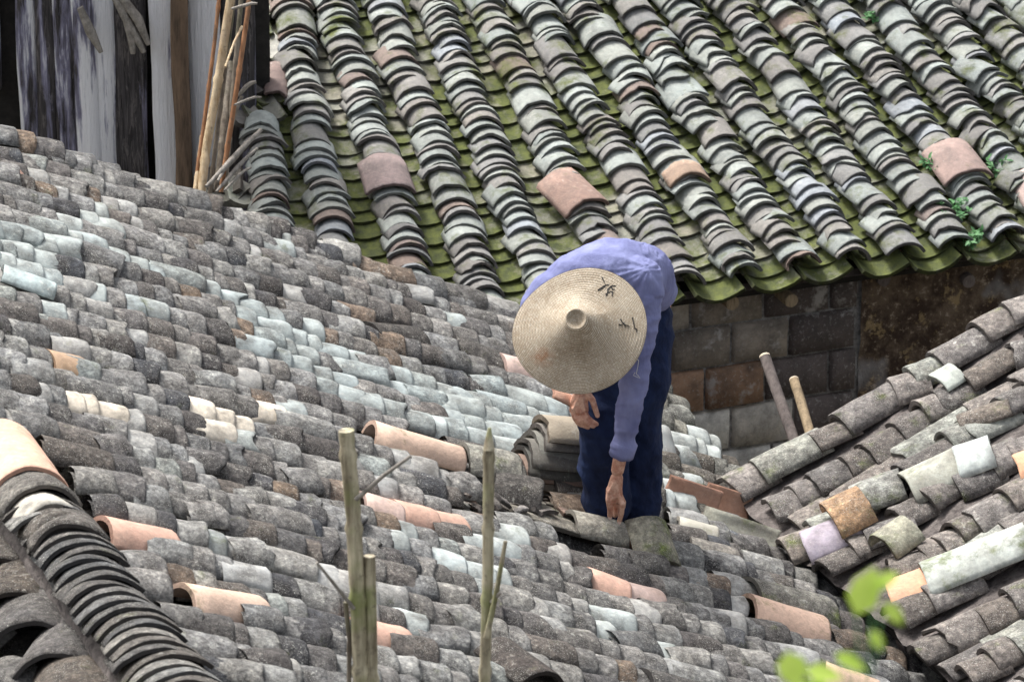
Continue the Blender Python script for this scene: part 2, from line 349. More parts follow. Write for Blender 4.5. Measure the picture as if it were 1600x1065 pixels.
SEGS = [(590, 652, 728, 698), (572, 765, 632, 785), (622, 777, 684, 793), (672, 789, 730, 803), (170, 806, 277, 833), (296, 912, 414, 936), (560, 966, 640, 985), (925, 880, 990, 905), (960, 897, 1040, 919), (1178, 930, 1292, 968), (1290, 1036, 1375, 1072), (785, 553, 835, 568), (585, 500, 660, 512), (715, 522, 798, 555)]
def gapA(x, y):
    if (735 < x < 905 and 748 < y < 798) or (900 < x < 1075 and 790 < y < 850): return True
    for x0, y0, x1, y1 in SEGS:
        if x0+14 < x < x1+22 and abs(y-2-(y0+(y1-y0)*(x-x0)/(x1-x0))) < 13: return True
    return False
tcols = [TMIN+.105+.21*i for i in range(32)]
GAPS = {}
for i, tc in enumerate(tcols):
    gaps = []
    mb = row(A, (max(RIDGE, RS(tc))+.1) if tc < -1.3 else -2.8, EAVE-random.uniform(0, .05), lambda s, c=tc: c+.035*mn.noise(V((s*.9, c*.7, 0))), .05, .105, .168, .058, .017, colA, h0=.058, hf=hA, jagp=.14, big=.1, gapf=gapA, arch=.003, worn=.2, wvar=.09, yaw=4, tilt=.75, tmax=.26, slip=.09, lat=.012, lump=.003, nl=3)
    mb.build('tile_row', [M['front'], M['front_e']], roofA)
# verge course: rounded tile ends along the far edge
mb = row(A, -2.8, EAVE, lambda s: TMAX-.02, .07, .14, .2, .08, .024, colA, h0=.05, hf=hA, jagp=.3, big=.25, yaw=7, lat=.015, lump=.005, nl=3)
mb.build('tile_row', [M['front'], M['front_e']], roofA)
# ridge of the front house: closely stacked caps running toward the viewer
rd = MB(); t = -3.9; 
hT = V((A.T.x, A.T.y, 0)).normalized()      # across the ridge
while t < -1.72:
    e = random.uniform(.052, .068); P = A.pt(RIDGE, 0, 0) + A.S*t + hT*(RS(t)-RIDGE) + V((0, 0, .115))
    tt, ss, nn = frame(-A.S, hT, V((0, 0, 1)), rad(random.gauss(-2, 2)), -.2, rad(random.gauss(0, 3)))
    wt = random.uniform(.225, .25)
    tile(rd, P+hT*random.uniform(-.012, .012), tt, ss, nn, .17, wt, .06, .0125, jit((.115, .113, .11, 0) if random.random() < .75 else (.22, .22, .21, 0), .25), na=14, jag=.014, worn=.12)
    t += e
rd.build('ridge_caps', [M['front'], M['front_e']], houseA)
rd = MB(); t = -1.1
while t < 2.7:
    tt, ss, nn = frame(-A.S, hT, V((0, 0, 1)), rad(random.gauss(-2, 2)), -.2, rad(random.gauss(0, 3)))
    tile(rd, A.pt(-2.85, t, .1)+V((0, 0, .05)), tt, ss, nn, .17, .25, .07, .0125, jit((.13, .128, .122, 0), .25), na=10, jag=.014); t += .075
rd.build('ridge_caps', [M['front'], M['front_e']], houseA)
rp = MB()
for P, L_, wd, rs, col, yw, pt_ in (((112, 757), .13, .19, .065, (.5, .48, .42, 0), 8, -.1), ((92, 780), .16, .23, .075, (.13, .12, .11, 0), -6, -.15), ((120, 778), .12, .19, .07, (.1, .09, .08, 0), 10, -.2), ((75, 730), .25, .24, .085, (.22, .21, .19, 0), 4, -.1)):
    hs, ht = A.hit(P[0], P[1], .2); X = A.pt(RIDGE, ht, 0) + hT*(RS(ht)-RIDGE) + V((0, 0, .125))
    tt, ss, nn = frame(-A.S, hT, V((0, 0, 1)), rad(yw), pt_, 0)
    tile(rp, X, tt, ss, nn, L_, wd, rs, .02, col, na=12, jag=.03, closed=True)
rp.build('ridge_caps', [M['front'], M['front_e']], houseA)
# mortar band under the ridge
mm = MB(); n_ = 40; vs = []
for i in range(n_+1):
    t = -4+2.6*i/n_
    for k, (dx, dz) in enumerate(((-.11, -.05), (-.1, .05), (-.06, .12), (.05, .13), (.1, .08), (.13, -.05))):
        p = A.pt(RIDGE, 0, 0)+A.S*t+hT*(dx+RS(t)-RIDGE)+V((0, 0, dz)); vs.append(p + V((mn.noise(p*9), mn.noise(p*9+V((5, 5, 5))), mn.noise(p*11)))*.014)
mm.add(vs, [(i*6+k, i*6+k+1, (i+1)*6+k+1, (i+1)*6+k) for i in range(n_) for k in range(5)])
mm.build('ridge_mortar', M['mud'], houseA)
# further slope left of the ridge
D = Plane(A.pt(RIDGE-.06, 0, 0.02), 197, 24)
def colD(px, py, s, t): 
    return jit((.19, .185, .175, 0), .35) if random.random() < .7 else jit((.38, .38, .37, 0), .15)
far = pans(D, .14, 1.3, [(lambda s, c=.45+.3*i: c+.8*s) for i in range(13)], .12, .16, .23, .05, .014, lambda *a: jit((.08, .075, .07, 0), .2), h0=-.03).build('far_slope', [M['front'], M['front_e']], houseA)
for i in range(12):
    c = .6+.3*i
    row(D, .36, 1.2, lambda s, c=c: c+.8*s, .11, .19, .22, .05, .015, colD, h0=.015, jagp=.2, over=.05, worn=.3, yaw=5).build('tile_row', [M['front'], M['front_e']], far)
bigc = MB(); t = -3.95
while t < -1.9:
    P = A.pt(RIDGE, 0, 0)+A.S*t+hT*(RS(t)-RIDGE-.2)+V((0, 0, -.015))
    tt, ss, nn = frame(-A.S, hT, V((0, 0, 1)), rad(-14+random.gauss(0, 4)), -.06, rad(14+random.gauss(0, 3)))
    tile(bigc, P, tt, ss, nn, .34, .25, .062, .022, jit((.11, .1, .092, 0), .25), na=12, jag=.02, closed=True); t += random.uniform(.2, .26)
bigc.build('tile_row', [M['front'], M['front_e']], far)
dk = MB(); box(dk, D.pt(.68, 2.9, -.08), D.T*.7, D.S*2.6, D.N*.012); dk.build('deck', M['deck'], houseA)
# walls under the front roof
wl = MB(); zt = A.pt(EAVE-.25, 0, 0).z - .15
def wallbox(mb, p0, p1, z0, z1, th=.12):
    d = (p1-p0); d.z = 0; c = (p0+p1)/2; c.z = (z0+z1)/2; box(mb, c, d/2, d.normalized().cross(V((0, 0, 1)))*th, V((0, 0, (z1-z0)/2)))
e0, e1 = A.pt(EAVE-.3, TMIN+.2, 0), A.pt(EAVE-.3, TMAX-.2, 0); wallbox(wl, e0, e1, 0, zt)
e2 = A.pt(RIDGE, TMAX-.3, 0); r0 = A.pt(RIDGE, TMIN+.3, 0)
vs = []
for pa, pb in ((e1, e2), (e0, r0)):
    for p in (pa, pb): vs += [V((p.x, p.y, 0)), V((p.x, p.y, p.z-.2))]
wl.add(vs, [(0, 2, 3, 1), (4, 5, 7, 6)], smooth=False)
wl.build('wall', M['housewall'], houseA)

# special tiles laid in the front roof: each a part, snapped to its row
def snap(px, py):
    s, t = A.hit(px, py-8); tc = min(tcols, key=lambda c: abs(c-t)); return s, tc
TER = (.5, .32, .25, .05); TPK = (.48, .37, .33, .05); TPL = (.56, .42, .33, .05)
def roof_special(name, label, x0, y0, x1, y1, col, wd=.18, rise=.062, lift=.012, kind='terra', jag=.006, yaw=0, free=False):
    lift += .012; n_ = .045+lift+rise*.8; s0, t0 = A.hit(x0, y0, n_); s1, t1 = A.hit(x1, y1, n_)
    L = math.hypot(s1-s0, t1-t0); s, t = s1, t1
    dt = (t1-t0)/L; T = (A.T*(s1-s0)+A.S*(t1-t0)).normalized(); S = A.N.cross(T).normalized()
    mb = MB(); P = A.pt(s, t, .045+hA(s, t)+lift-rise*.2); T, S, N = frame(T, S, A.N, rad(yaw), -.03, 0)
    tile(mb, P, T, S, N, L, wd, rise, .015, col, na=12, jag=jag, closed=True, worn=.2, nl=4)
    o = mb.build(name, [M[kind], M[kind+'_e']], roofA); o['label'] = label; return o
roof_special('terracotta_tile', 'long curved terracotta tile with one open end showing', 590, 652, 728, 698, TPL, .15, .068, .055)
roof_special('terracotta_tile', 'pinkish terracotta tile with pale bloom', 572, 765, 632, 785, TPK, lift=.03)
roof_special('terracotta_tile', 'orange terracotta tile in the middle of three', 622, 777, 684, 793, TER, lift=.022)
roof_special('terracotta_tile', 'terracotta tile with pale flaking patch', 672, 789, 730, 803, TER, lift=.014)
roof_special('terracotta_tile', 'pale terracotta tile beside the ridge', 170, 806, 277, 833, TER, lift=.02)
roof_special('terracotta_tile', 'straight pale orange tile below the ridge', 296, 912, 414, 936, TPL, lift=.03, wd=.18)
roof_special('terracotta_tile', 'salmon tile behind the bamboo stake', 560, 966, 640, 985, TER, lift=.02)
roof_special('terracotta_tile', 'terracotta tile just under the working hand', 925, 880, 990, 905, TER, lift=.02)
roof_special('terracotta_tile', 'terracotta tile below the hand', 960, 897, 1040, 919, TPK, lift=.014)
roof_special('terracotta_tile', 'faded broad terracotta tile with mossy stain', 1178, 930, 1292, 968, (.5, .36, .28, .2), wd=.22, rise=.08, lift=.03)
roof_special('terracotta_tile', 'faded pink tile at the lower edge of the roof', 1290, 1036, 1375, 1072, (.55, .4, .3, .1), lift=.02)
roof_special('terracotta_tile', 'pink tile showing beside the straw hat', 785, 553, 835, 568, TPK, lift=.03)
roof_special('rusty_tile', 'rust-orange stained tile', 80, 546, 135, 560, (.36, .25, .16, 0), lift=.02)
roof_special('rusty_tile', 'brown tile at the upper left', -20, 252, 28, 258, (.3, .19, .15, 0), lift=.02)
roof_special('pale_tile', 'long blue-grey tile lying slantwise', 10, 408, 92, 440, (.42, .5, .5, 0), wd=.14, rise=.04, lift=.07, kind='front')
roof_special('dark_tile', 'big dark grey tile', 585, 500, 660, 512, (.075, .07, .066, 0), lift=.03, kind='front')
roof_special('dark_tile', 'big dark grey tile', 715, 522, 798, 555, (.1, .095, .09, 0), lift=.03, kind='front')
roof_special('dark_tile', 'long dark curved tile turned out of line', 790, 992, 862, 1048, (.07, .06, .055, 0), lift=.07, kind='front', wd=.2)
roof_special('dark_tile', 'wide smooth dark tile at the bottom edge', 1015, 1045, 1110, 1072, (.08, .078, .076, 0), lift=.04, kind='front')
roof_special('grey_tile', 'broad smooth grey tile', 1180, 905, 1300, 940, (.17, .17, .15, .1), wd=.26, rise=.09, lift=.03, kind='side')
# big terracotta ridge tile at the left
mb = MB(); hs, ht = A.hit(20, 692, .2)
tt, ss, nn = frame(-A.S, hT, V((0, 0, 1)), rad(0), -.05, rad(-4))
tile(mb, A.pt(RIDGE, ht, 0)+hT*(RS(ht)-RIDGE)+V((0, 0, .13)), tt, ss, nn, .46, .235, .085, .016, (.6, .38, .28, 0), na=16, jag=.012, closed=True, worn=.2, nl=6)
o = mb.build('terracotta_tile', [M['terra'], M['terra_e']], houseA); o['label'] = 'large orange terracotta ridge tile'

# ------------------------------------------------------------------ BACK HOUSE with mossy roof and stone wall
B = Plane(at(1060, 460, 20.6), -68, 25)
houseB = thing('house', 'stone house behind with neat columns of grey tiles and green moss between them', 'house', V((B.P.x, B.P.y, 0)))
import bisect
X0 = [372, 445, 517, 590, 667, 744, 968, 1443]; DX = [.15, .19, .28, .35, .41, .5, .63, .86]
def slope(x):
    if x <= X0[0]: return DX[0]
    if x >= X0[-1]: return DX[-1]+(x-1443)*.0005
    i = bisect.bisect(X0, x)-1; return DX[i]+(DX[i+1]-DX[i])*(x-X0[i])/(X0[i+1]-X0[i])
def colfun(x0):
    xa, ya = x0, 0; xb, yb = x0+400*slope(x0), 400
    sa, ta = B.hit(xa, ya); sb, tb = B.hit(xb, yb); return lambda s: ta+(tb-ta)*(s-sa)/(sb-sa)
capx = [372, 400, 445, 517, 588] + [665+76.3*i for i in range(16)]
funs = [colfun(x) for x in capx]
pfuns = [colfun(x) for x in [408]] + [(lambda s, a=a, b=b: (a(s)+b(s))/2) for a, b in zip(funs[2:], funs[3:])]
# per-row start/end, eave line at s=0.02
EB = .03
def hB(s, t): return .02*mn.noise(V((s*.8, t*.8, 13)))
def colBp(px, py, s, t):
    return jit((.2, .2, .16, min(1, max(0, .5+.6*mn.noise(V((s*1.6, t*1.6, 0)))))), .25)
roofB = pans(B, -3.4, EB+.012, pfuns, .06, .13, .21, .045, .012, colBp, hf=hB).build('roof', [M['back'], M['back_e']], houseB)
tag(roofB, 'tile roof slope with bright green moss in the channels')
def colB(px, py, s, t):
    z = random.random(); al = .12+.2*max(0, mn.noise(V((s*2, t*2, 4))))
    if z < .02: return jit((.2, .16, .14, al), .12)
    if z < .2: return jit((.2, .195, .185, al), .15)
    if z < .24: return jit((.27, .295, .315, al*.5), .1)
    if z < .5: return jit((.215, .215, .205, al), .2)
    return jit((.27, .295, .275, al), .2)
for i, (x, fn) in enumerate(zip(capx, funs)):
    if i == 0: s0, s1 = B.hit(392, 225)[0], .02
    elif i == 1: s0, s1 = B.hit(432, 10)[0]-1, B.hit(440, 180)[0]+.3; 
    else: s0, s1 = -3.4, -.005
    if i == 1: fn = lambda s, f=fn: f(s)
    if i == 1: continue
    mb = row(B, s0, s1, fn, 0.027, .07, .167, .056, .0125, colB, h0=.045, hf=hB, jagp=.25, over=.05, big=.14, yaw=6, lat=.014, slip=.05, worn=.05, na=10, tmax=.4, tilt=1.5, wvar=.14)
    mb.build('tile_row', [M['back'], M['back_e']], roofB)
def b_special(name, label, px, py, L, wd, rise, col, lift=.03, yaw=0, kind='terra', pitch=-.08):
    s, t = B.hit(px, py, .09); fn = min(funs, key=lambda f: abs(f(s)-t)); dt = (fn(s+.05)-fn(s-.05))/.1; t = fn(s)
    T = (B.T+B.S*dt).normalized(); S = (B.S-B.T*dt).normalized(); T, S, N = frame(T, S, B.N, rad(yaw), pitch, 0)
    mb = MB(); tile(mb, B.pt(s, t, .04+lift+hB(s, t)), T, S, N, L, wd, rise, .014, col, na=12, jag=.02, closed=True, worn=.15, nl=3)
    o = mb.build(name, [M[kind], M[kind+'_e']], roofB); o['label'] = label
b_special('terracotta_tile', 'purplish brown tile with a shiny surface', 606, 300, .2, .21, .062, (.28, .22, .21, 0), kind='back')
b_special('terracotta_tile', 'broken pointed brown tile', 898, 325, .22, .22, .065, (.29, .2, .165, 0), yaw=14, kind='back')
b_special('terracotta_tile', 'rusty tile crusted with orange lichen', 1068, 283, .09, .19, .06, (.33, .24, .18, 0), kind='back')
b_special('terracotta_tile', 'smooth reddish tile beside the weeds', 1482, 280, .22, .24, .062, (.31, .23, .205, 0), yaw=-5, kind='back')
b_special('terracotta_tile', 'pinkish tile at the right edge', 1600, 322, .2, .2, .06, (.42, .33, .3, 0), yaw=-12, kind='back')
b_special('terracotta_tile', 'long brown curved tile at the roof edge', 428, 142, .2, .1, .03, (.2, .15, .135, 0), lift=.02, yaw=-8, kind='back')
# left edge of back roof: slipped, broken pieces
for px, py, L, wd, yw, c in ((400, 40, .18, .14, 0, (.3, .32, .25, .3)), (398, 75, .2, .15, -5, (.28, .29, .25, .5)), (420, 105, .18, .17, 6, (.33, .33, .3, .3)), (416, 172, .16, .16, -6, (.26, .26, .2, .5)), (418, 200, .14, .14, 3, (.2, .2, .17, .3)), (388, 165, .2, .12, 20, (.14, .13, .12, 0)), (386, 205, .2, .13, 5, (.2, .19, .17, 0)), (372, 322, .16, .16, 30, (.2, .2, .17, 0)), (350, 312, .15, .12, -20, (.13, .12, .1, 0)), (385, 330, .14, .16, -10, (.32, .33, .28, .1)), (395, 140, .16, .12, 12, (.15, .14, .12, 0))):
    s, t = B.hit(px, py); T, S, N = frame(B.T, B.S, B.N, rad(yw), -.1, rad(random.uniform(-8, 8)))
    rb = MB(); tile(rb, B.pt(s, t, .03), T, S, N, L, wd, -.03, .014, c, na=7, jag=.03, closed=True); rb.build('broken_tile', [M['back'], M['back_e']], roofB)
dk = MB(); 
c0 = B.hit(410, 0)[1]; box(dk, B.pt(-1.75, (c0+4)/2-.0, -.07), B.T*1.73, B.S*(4-c0)/2, B.N*.015)
box(dk, B.pt(-.36, (c0-.15-1.0)/2+.25, -.09), B.T*.34, B.S*.6, B.N*.015)
dk.build('deck', M['deck'], houseB)
# wall: real blocks
WS = -.26
wo = B.pt(WS, 0, 0); zt = wo.z-.06; wn = V((B.T.x, B.T.y, 0)).normalized()
mb = MB(); mort = MB()
def wp(x, z, o=0): return V((wo.x, wo.y, 0)) + B.S*x + V((0, 0, z)) + wn*o
pA, pB = wp(-2.2, 0), wp(4, 0); wallbox(mort, pA, pB, 0, zt, .1)
# hit of a pixel with the wall's face plane
def whit(px, py, o=.1):
    r = ray(px, py); P0 = wp(0, 0, o); t = (P0-CAM).dot(wn)/r.dot(wn); Q = CAM+r*t; return (Q-P0).dot(B.S), Q.z
XP = whit(1336, 560)[0]; z = whit(1100, 800)[1]-.9; ri = 0; 
zrow = [whit(1335, y)[1] for y in (418, 478, 540, 606, 672, 735, 800, 870, 940, 1010)]
for ri in range(len(zrow)-1):
    z1, z0 = zrow[ri], zrow[ri+1]; x = XP - (.0 if ri % 2 else .12)-.01; first = True
    while x > -1.6:
        wd = random.uniform(.25, .33) if not first or ri % 2 else .12
        if first and ri % 2 == 0: x = XP-.005
        first = False
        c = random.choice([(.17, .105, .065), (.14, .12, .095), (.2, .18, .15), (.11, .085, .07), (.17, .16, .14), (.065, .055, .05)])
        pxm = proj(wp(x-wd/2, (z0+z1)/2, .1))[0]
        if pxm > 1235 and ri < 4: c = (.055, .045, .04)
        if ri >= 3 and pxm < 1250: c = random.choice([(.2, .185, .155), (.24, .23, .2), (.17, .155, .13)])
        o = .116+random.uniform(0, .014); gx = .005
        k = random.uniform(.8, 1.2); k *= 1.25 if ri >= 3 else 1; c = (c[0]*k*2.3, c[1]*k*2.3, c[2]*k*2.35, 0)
        xa, xb, za, zb = x-wd+gx, x-gx, z0+.005, z1-.005; bv = .008
        F = [wp(xa, za, .09), wp(xb, za, .09), wp(xb, zb, .09), wp(xa, zb, .09)]
        n2 = []
        nx, nz = 6, 5
        for jz in range(nz):
            for jx in range(nx):
                fx, fz = (0, .03, .3, .7, .97, 1)[jx], (0, .04, .5, .96, 1)[jz]; p = wp(xa+(xb-xa)*fx, za+(zb-za)*fz, 0)
                ed = min(fx, 1-fx, fz, 1-fz) == 0
                n2.append(p + wn*(.097 if ed else o+.007*mn.noise(p*14)) + (B.S*mn.noise(p*8)+V((0, 0, mn.noise(p*9))))*.005)
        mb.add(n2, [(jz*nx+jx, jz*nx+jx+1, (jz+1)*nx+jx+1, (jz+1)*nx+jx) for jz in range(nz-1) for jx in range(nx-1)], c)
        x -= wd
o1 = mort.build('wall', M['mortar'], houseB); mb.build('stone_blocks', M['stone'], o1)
pz = MB(); nx, nz = 60, 40; vs = []
for jz in range(nz+1):
    for jx in range(nx+1):
        p = wp(XP+.012+(3.9-XP)*jx/nx, -1.0+zt*1.0+1.0*jz/nz-.03, 0); vs.append(p+wn*(.118+.02*mn.noise(p*4)+.01*mn.noise(p*15)))
pz.add(vs, [(j*(nx+1)+i, j*(nx+1)+i+1, (j+1)*(nx+1)+i+1, (j+1)*(nx+1)+i) for j in range(nz) for i in range(nx)])
pz.build('plaster_face', M['plaster'], houseB)
for px, py in ((1145, 474), (1237, 470), (1397, 448), (1530, 450)):
    mb = MB(); x_, z_ = whit(px, py, .24); r = .029
    tube(mb, [wp(x_, z_+.03, -.3), wp(x_, z_+.004, .1), wp(x_, z_, .24 if px < 1300 else .15)], r, 14, nz=.08); mb.build('rafter', M['pole2'] if px < 1300 else M['pole'], houseB)
mb = MB(); box(mb, B.pt(-.05, 1, -.045)+V((0, 0, -.02)), B.S*3, B.T*.02, B.N*.01); mb.build('eave_batten', M['pole'], houseB)

# ------------------------------------------------------------------ RIGHT HOUSE
Cc = Plane(at(1300, 900, 17.8), 202, 25)
houseC = thing('house', 'house at the right, brown-grey tile roof with wide muddy joints', 'house', V((Cc.P.x+.6, Cc.P.y, 0)))
CS = -.84; NC = 9
def hC(s, t): return .02*mn.noise(V((s*1.1, t*1.1, 23)))
ctf = [CS+.06+.262*i for i in range(NC)]
def colC(px, py, s, t):
    z = random.random()
    if z < .25: return jit((.27, .28, .25, .06), .2)
    if z < .26: return jit((.17, .12, .095, .1), .2)
    return jit((.165, .152, .142, .06), .38)
mudm = MB(); nx, ny = 50, 60; vs = []
T0, T1, S0, S1 = CS-.03, 1.9, -3.2, .02
for j in range(ny+1):
    for i in range(nx+1):
        s = S0+(S1-S0)*j/ny; t = T0+(T1-T0)*i/nx
        vs.append(Cc.pt(s + (.03*mn.noise(V((t*9, 3, 1))) if j == ny else 0), t, .012+hC(s, t)+.014*mn.noise(V((s*9, t*9, 2)))))
mudm.add(vs, [(j*(nx+1)+i, j*(nx+1)+i+1, (j+1)*(nx+1)+i+1, (j+1)*(nx+1)+i) for j in range(ny) for i in range(nx)])
roofC = mudm.build('roof', M['mud'], houseC); tag(roofC, 'roof slope bedded in dark gritty mud')
dk = MB(); box(dk, Cc.pt(-1.6, .5, -.05), Cc.T*1.6, Cc.S*1.4, Cc.N*.02); dk.build('deck', M['deck'], houseC)
for i, tc in enumerate(ctf):
    e = [.02, -.02, .06, .03, -.12, .0, .05, 0, 0][i]
    row(Cc, -3.2, e, lambda s, c=tc: c+.02*mn.noise(V((s*1.5, c*5, 0))), .07, .145, .185, .052, .016, colC, h0=.03, hf=hC, jagp=.3, over=.05, big=.1, yaw=6, worn=.15, lat=.014, lump=.003, nl=3, tilt=1.3, wvar=.12).build('tile_row', [M['side'], M['side_e']], roofC)
    if i in (1, 4, 6):
        row(Cc, -3.2, e-.03, lambda s, c=tc+.13: c, .12, .3, .16, .03, .015, colC, h0=.01, hf=hC, jagp=.3, over=.04, yaw=5, worn=.2).build('tile_row', [M['side'], M['side_e']], roofC)
def c_special(name, label, x0, y0, x1, y1, col, wd=.2, rise=.06, lift=.03, kind='side', jag=.008, roll=0):
    n_ = .03+lift+rise*.7; s0, t0 = Cc.hit(x0, y0, n_); s1, t1 = Cc.hit(x1, y1, n_); L = math.hypot(s1-s0, t1-t0)
    T = (Cc.T*(s1-s0)+Cc.S*(t1-t0)).normalized(); S = Cc.N.cross(T).normalized(); T, S, N = frame(T, S, Cc.N, 0, -.05, rad(roll))
    mb = MB(); tile(mb, Cc.pt(s1, t1, .03+lift), T, S, N, L, wd, rise, .015, col, na=12, jag=jag, closed=True, worn=.15, nl=4)
    o = mb.build(name, [M[kind], M[kind+'_e']], roofC); o['label'] = label
c_special('pale_tile', 'very long pale blue-green tile', 1600, 822, 1440, 893, (.5, .54, .5, .2), .21, .055, .05)
c_special('terracotta_tile', 'short orange tile under the long pale one', 1455, 892, 1385, 922, (.6, .34, .22, .05), .2, .04, .035, 'terra')
c_special('purple_tile', 'smooth purplish tile at the roof edge', 1350, 800, 1252, 845, (.4, .36, .42, 0), .2, .065, .03)
c_special('orange_brown_tile', 'loose orange-brown curved tile lifted on the row', 1345, 770, 1290, 800, (.38, .25, .15, .1), .24, .08, .07)
c_special('grey_tile', 'tilted loose grey-green tile', 1415, 812, 1372, 845, (.33, .33, .26, .2), .18, .07, .07)
c_special('pale_tile', 'pale grey tile in the second row', 1405, 740, 1328, 772, (.28, .29, .27, .1), .2, .055, .03)
c_special('pale_tile', 'large pale lichen-free tile', 1500, 705, 1412, 752, (.36, .37, .32, .1), .22, .065, .04)
c_special('pale_tile', 'pale tile with rusty lower edge', 1545, 690, 1490, 712, (.5, .55, .53, .0), .2, .06, .05)
c_special('pale_tile', 'small pale tile on the upper edge', 1490, 572, 1460, 592, (.42, .46, .42, .0), .16, .04, .05)
c_special('grey_tile', 'thin tile propped on edge', 1575, 625, 1495, 655, (.16, .14, .12, .05), .12, .03, .04)
c_special('terracotta_tile', 'small orange tile at the right edge', 1625, 705, 1585, 722, (.6, .33, .2, .0), .18, .05, .04, 'terra')
mb = MB(); s, t = Cc.hit(1352, 805); P = Cc.pt(s, t, .1)
box(mb, P, Cc.T*.07, Cc.S*.018, Cc.N*.006); o = mb.build('wood_chip', M['polecut'], roofC); o['label'] = 'pale strip of split wood between loose tiles'
wl = MB(); a_, b_ = Cc.pt(-.28, -.7, 0), Cc.pt(-.28, 1.8, 0); wallbox(wl, a_, b_, 0, a_.z-.15, .1)
c_, d_ = Cc.pt(-3.0, -.7, 0), Cc.pt(-.28, -.7, 0); vs = [V((c_.x, c_.y, 0)), V((c_.x, c_.y, c_.z-.12)), V((d_.x, d_.y, d_.z-.12)), V((d_.x, d_.y, 0))]
wl.add(vs, [(0, 1, 2, 3)], smooth=False); wl.build('wall', M['housewall'], houseC)
for px, py in ((1440, 945), (1330, 850), (1235, 800)):
    s, t = Cc.hit(px, py); rf = MB(); tube(rf, [Cc.pt(-.5, t, -.1), Cc.pt(.0, t, -.1)], .03, 10); rf.build('rafter', M['pole'], houseC)

# ------------------------------------------------------------------ timber wall at the upper left
YW = 20.0
shed = thing('timber_wall', 'dark decaying plank wall with streaks of peeling white paint at the upper left', 'wall', V((aty(180, 300, YW).x, YW, 0)))
def plank(name, x0, x1, mat, dy=0, top=-60, bot=420, rag=.0, lean=0):
    mb = MB(); nx, nz = 5, 30; vs = []
    w0 = aty(x0, 200, YW).x; w1 = aty(x1, 200, YW).x; zb, ztop = aty(x0, bot, YW).z, aty(x0, top, YW).z+.8
    if rag == 0: zb = 0
    for k in range(nz+1):
        z = zb+(ztop-zb)*k/nz; wv = .012*mn.noise(V((x0, z*2.5, 0))); wv2 = .012*mn.noise(V((x1, z*2.5, 0)))
        lx = lean*(ztop-z)
        for i in range(nx+1):
            fx = i/nx; x = w0+wv+lx+(w1+wv2-w0-wv)*fx
            z2 = z + (rag*mn.noise(V((x*30, 5, x0))) if k == 0 and rag else 0)
            vs.append(V((x, YW+dy+.012*mn.noise(V((x*12, z*1.2, 7)))-.012*(1-(2*fx-1)**4), z2)))
    n1 = len(vs); vs += [v+V((0, .03, 0)) for v in vs]
    m = nx+1; fs = [(k*m+i, k*m+i+1, (k+1)*m+i+1, (k+1)*m+i) for k in range(nz) for i in range(nx)]
    fs += [(k*m, (k+1)*m, n1+(k+1)*m, n1+k*m) for k in range(nz)] + [(k*m+nx, n1+k*m+nx, n1+(k+1)*m+nx, (k+1)*m+nx) for k in range(nz)]
    fs += [(i, n1+i, n1+i+1, i+1) for i in range(nx)]
    mb.add(vs, fs, smooth=True); return mb.build(name, mat, shed)
plank('backing', -300, 420, M['deck'], .12)
plank('plank', -200, -60, PL[0], .05); plank('plank', -60, 2, PL[0], .06, rag=.1, bot=150)
plank('plank', 30, 62, PL[1], .02); plank('plank', 60, 92, PL[0], .0); plank('plank', 84, 122, PL[1], -.01, rag=.08, bot=280, lean=.01)
plank('plank', 112, 150, PL[2], -.04, rag=.1, bot=310, lean=.015); plank('plank', 148, 184, PL[2], -.03, rag=.1, bot=300)
plank('plank', 182, 232, PL[0], -.03); plank('plank', 230, 278, PL[3], -.05, lean=.02)
plank('post', 274, 300, M['post'], -.1); plank('white_panel', 299, 346, PL[4], .0); plank('plank', 346, 400, PL[0], .03)
for pts in (((170, -20), (205, 45), (225, 82)), ((178, -20), (215, 30), (232, 70)), ((125, 12), (142, 50), (158, 82)), ((190, 5), (205, 60), (208, 84))):
    mb = MB(); tube(mb, [aty(x, y, YW-.12) for x, y in pts], [.014, .02, .01], 8, nz=.4); mb.build('splinter', M['stick'], shed)

# ------------------------------------------------------------------ bamboo poles and sticks
def bamboo(name, label, cat, pts, r, mat, nodes=.28, group=None, r2=None):
    mb = MB(); P = []; R = []; tot = 0; r2 = r2 or r
    L = sum((b-a).length for a, b in zip(pts, pts[1:])); acc = 0; nxt = nodes*.6
    for a, b in zip(pts, pts[1:]):
        l = (b-a).length; n = max(2, int(l/.02))
        for i in range(n):
            d = acc+l*i/n; q = a.lerp(b, i/n); rr = r+(r2-r)*d/L; m = (d-nodes*.6) % nodes
            bulge = 1.22 if m < .02 else (.92 if m < .04 else 1)
            P.append(q); R.append(rr*bulge)
        acc += l
    P.append(pts[-1]); R.append(r2); tube(mb, P, R, 12, nz=.06)
    o = mb.build(name, mat, origin=pts[0]); return tag(o, label, cat, group)
YB = 19.1
def bpts(l, Y=YB, Y2=None):
    n = len(l); return [aty(x, y, Y+((Y2 or Y+.35)-Y)*i/(n-1)) for i, (x, y) in enumerate(l)]
G = 'bamboo canes leaning on the timber wall'
bamboo('bamboo_pole', 'thickest pale yellow bamboo cane leaning at the roof corner', 'bamboo pole', bpts([(311, 330), (322, 235), (345, 100), (369, -60)]), .0175, M['bam_y'], .33, G)
bamboo('bamboo_pole', 'slender orange-yellow cane just left of the thickest bamboo', 'bamboo pole', bpts([(300, 325), (318, 200), (336, 60), (348, -60)], YB+.04), .008, M['bam_o'], .3, G)
bamboo('bamboo_pole', 'reddish brown cane furthest right of the leaning bamboo', 'bamboo pole', bpts([(345, 300), (368, 150), (387, 20), (394, -60)], YB+.02), .010, M['bam_o'], .3, G)
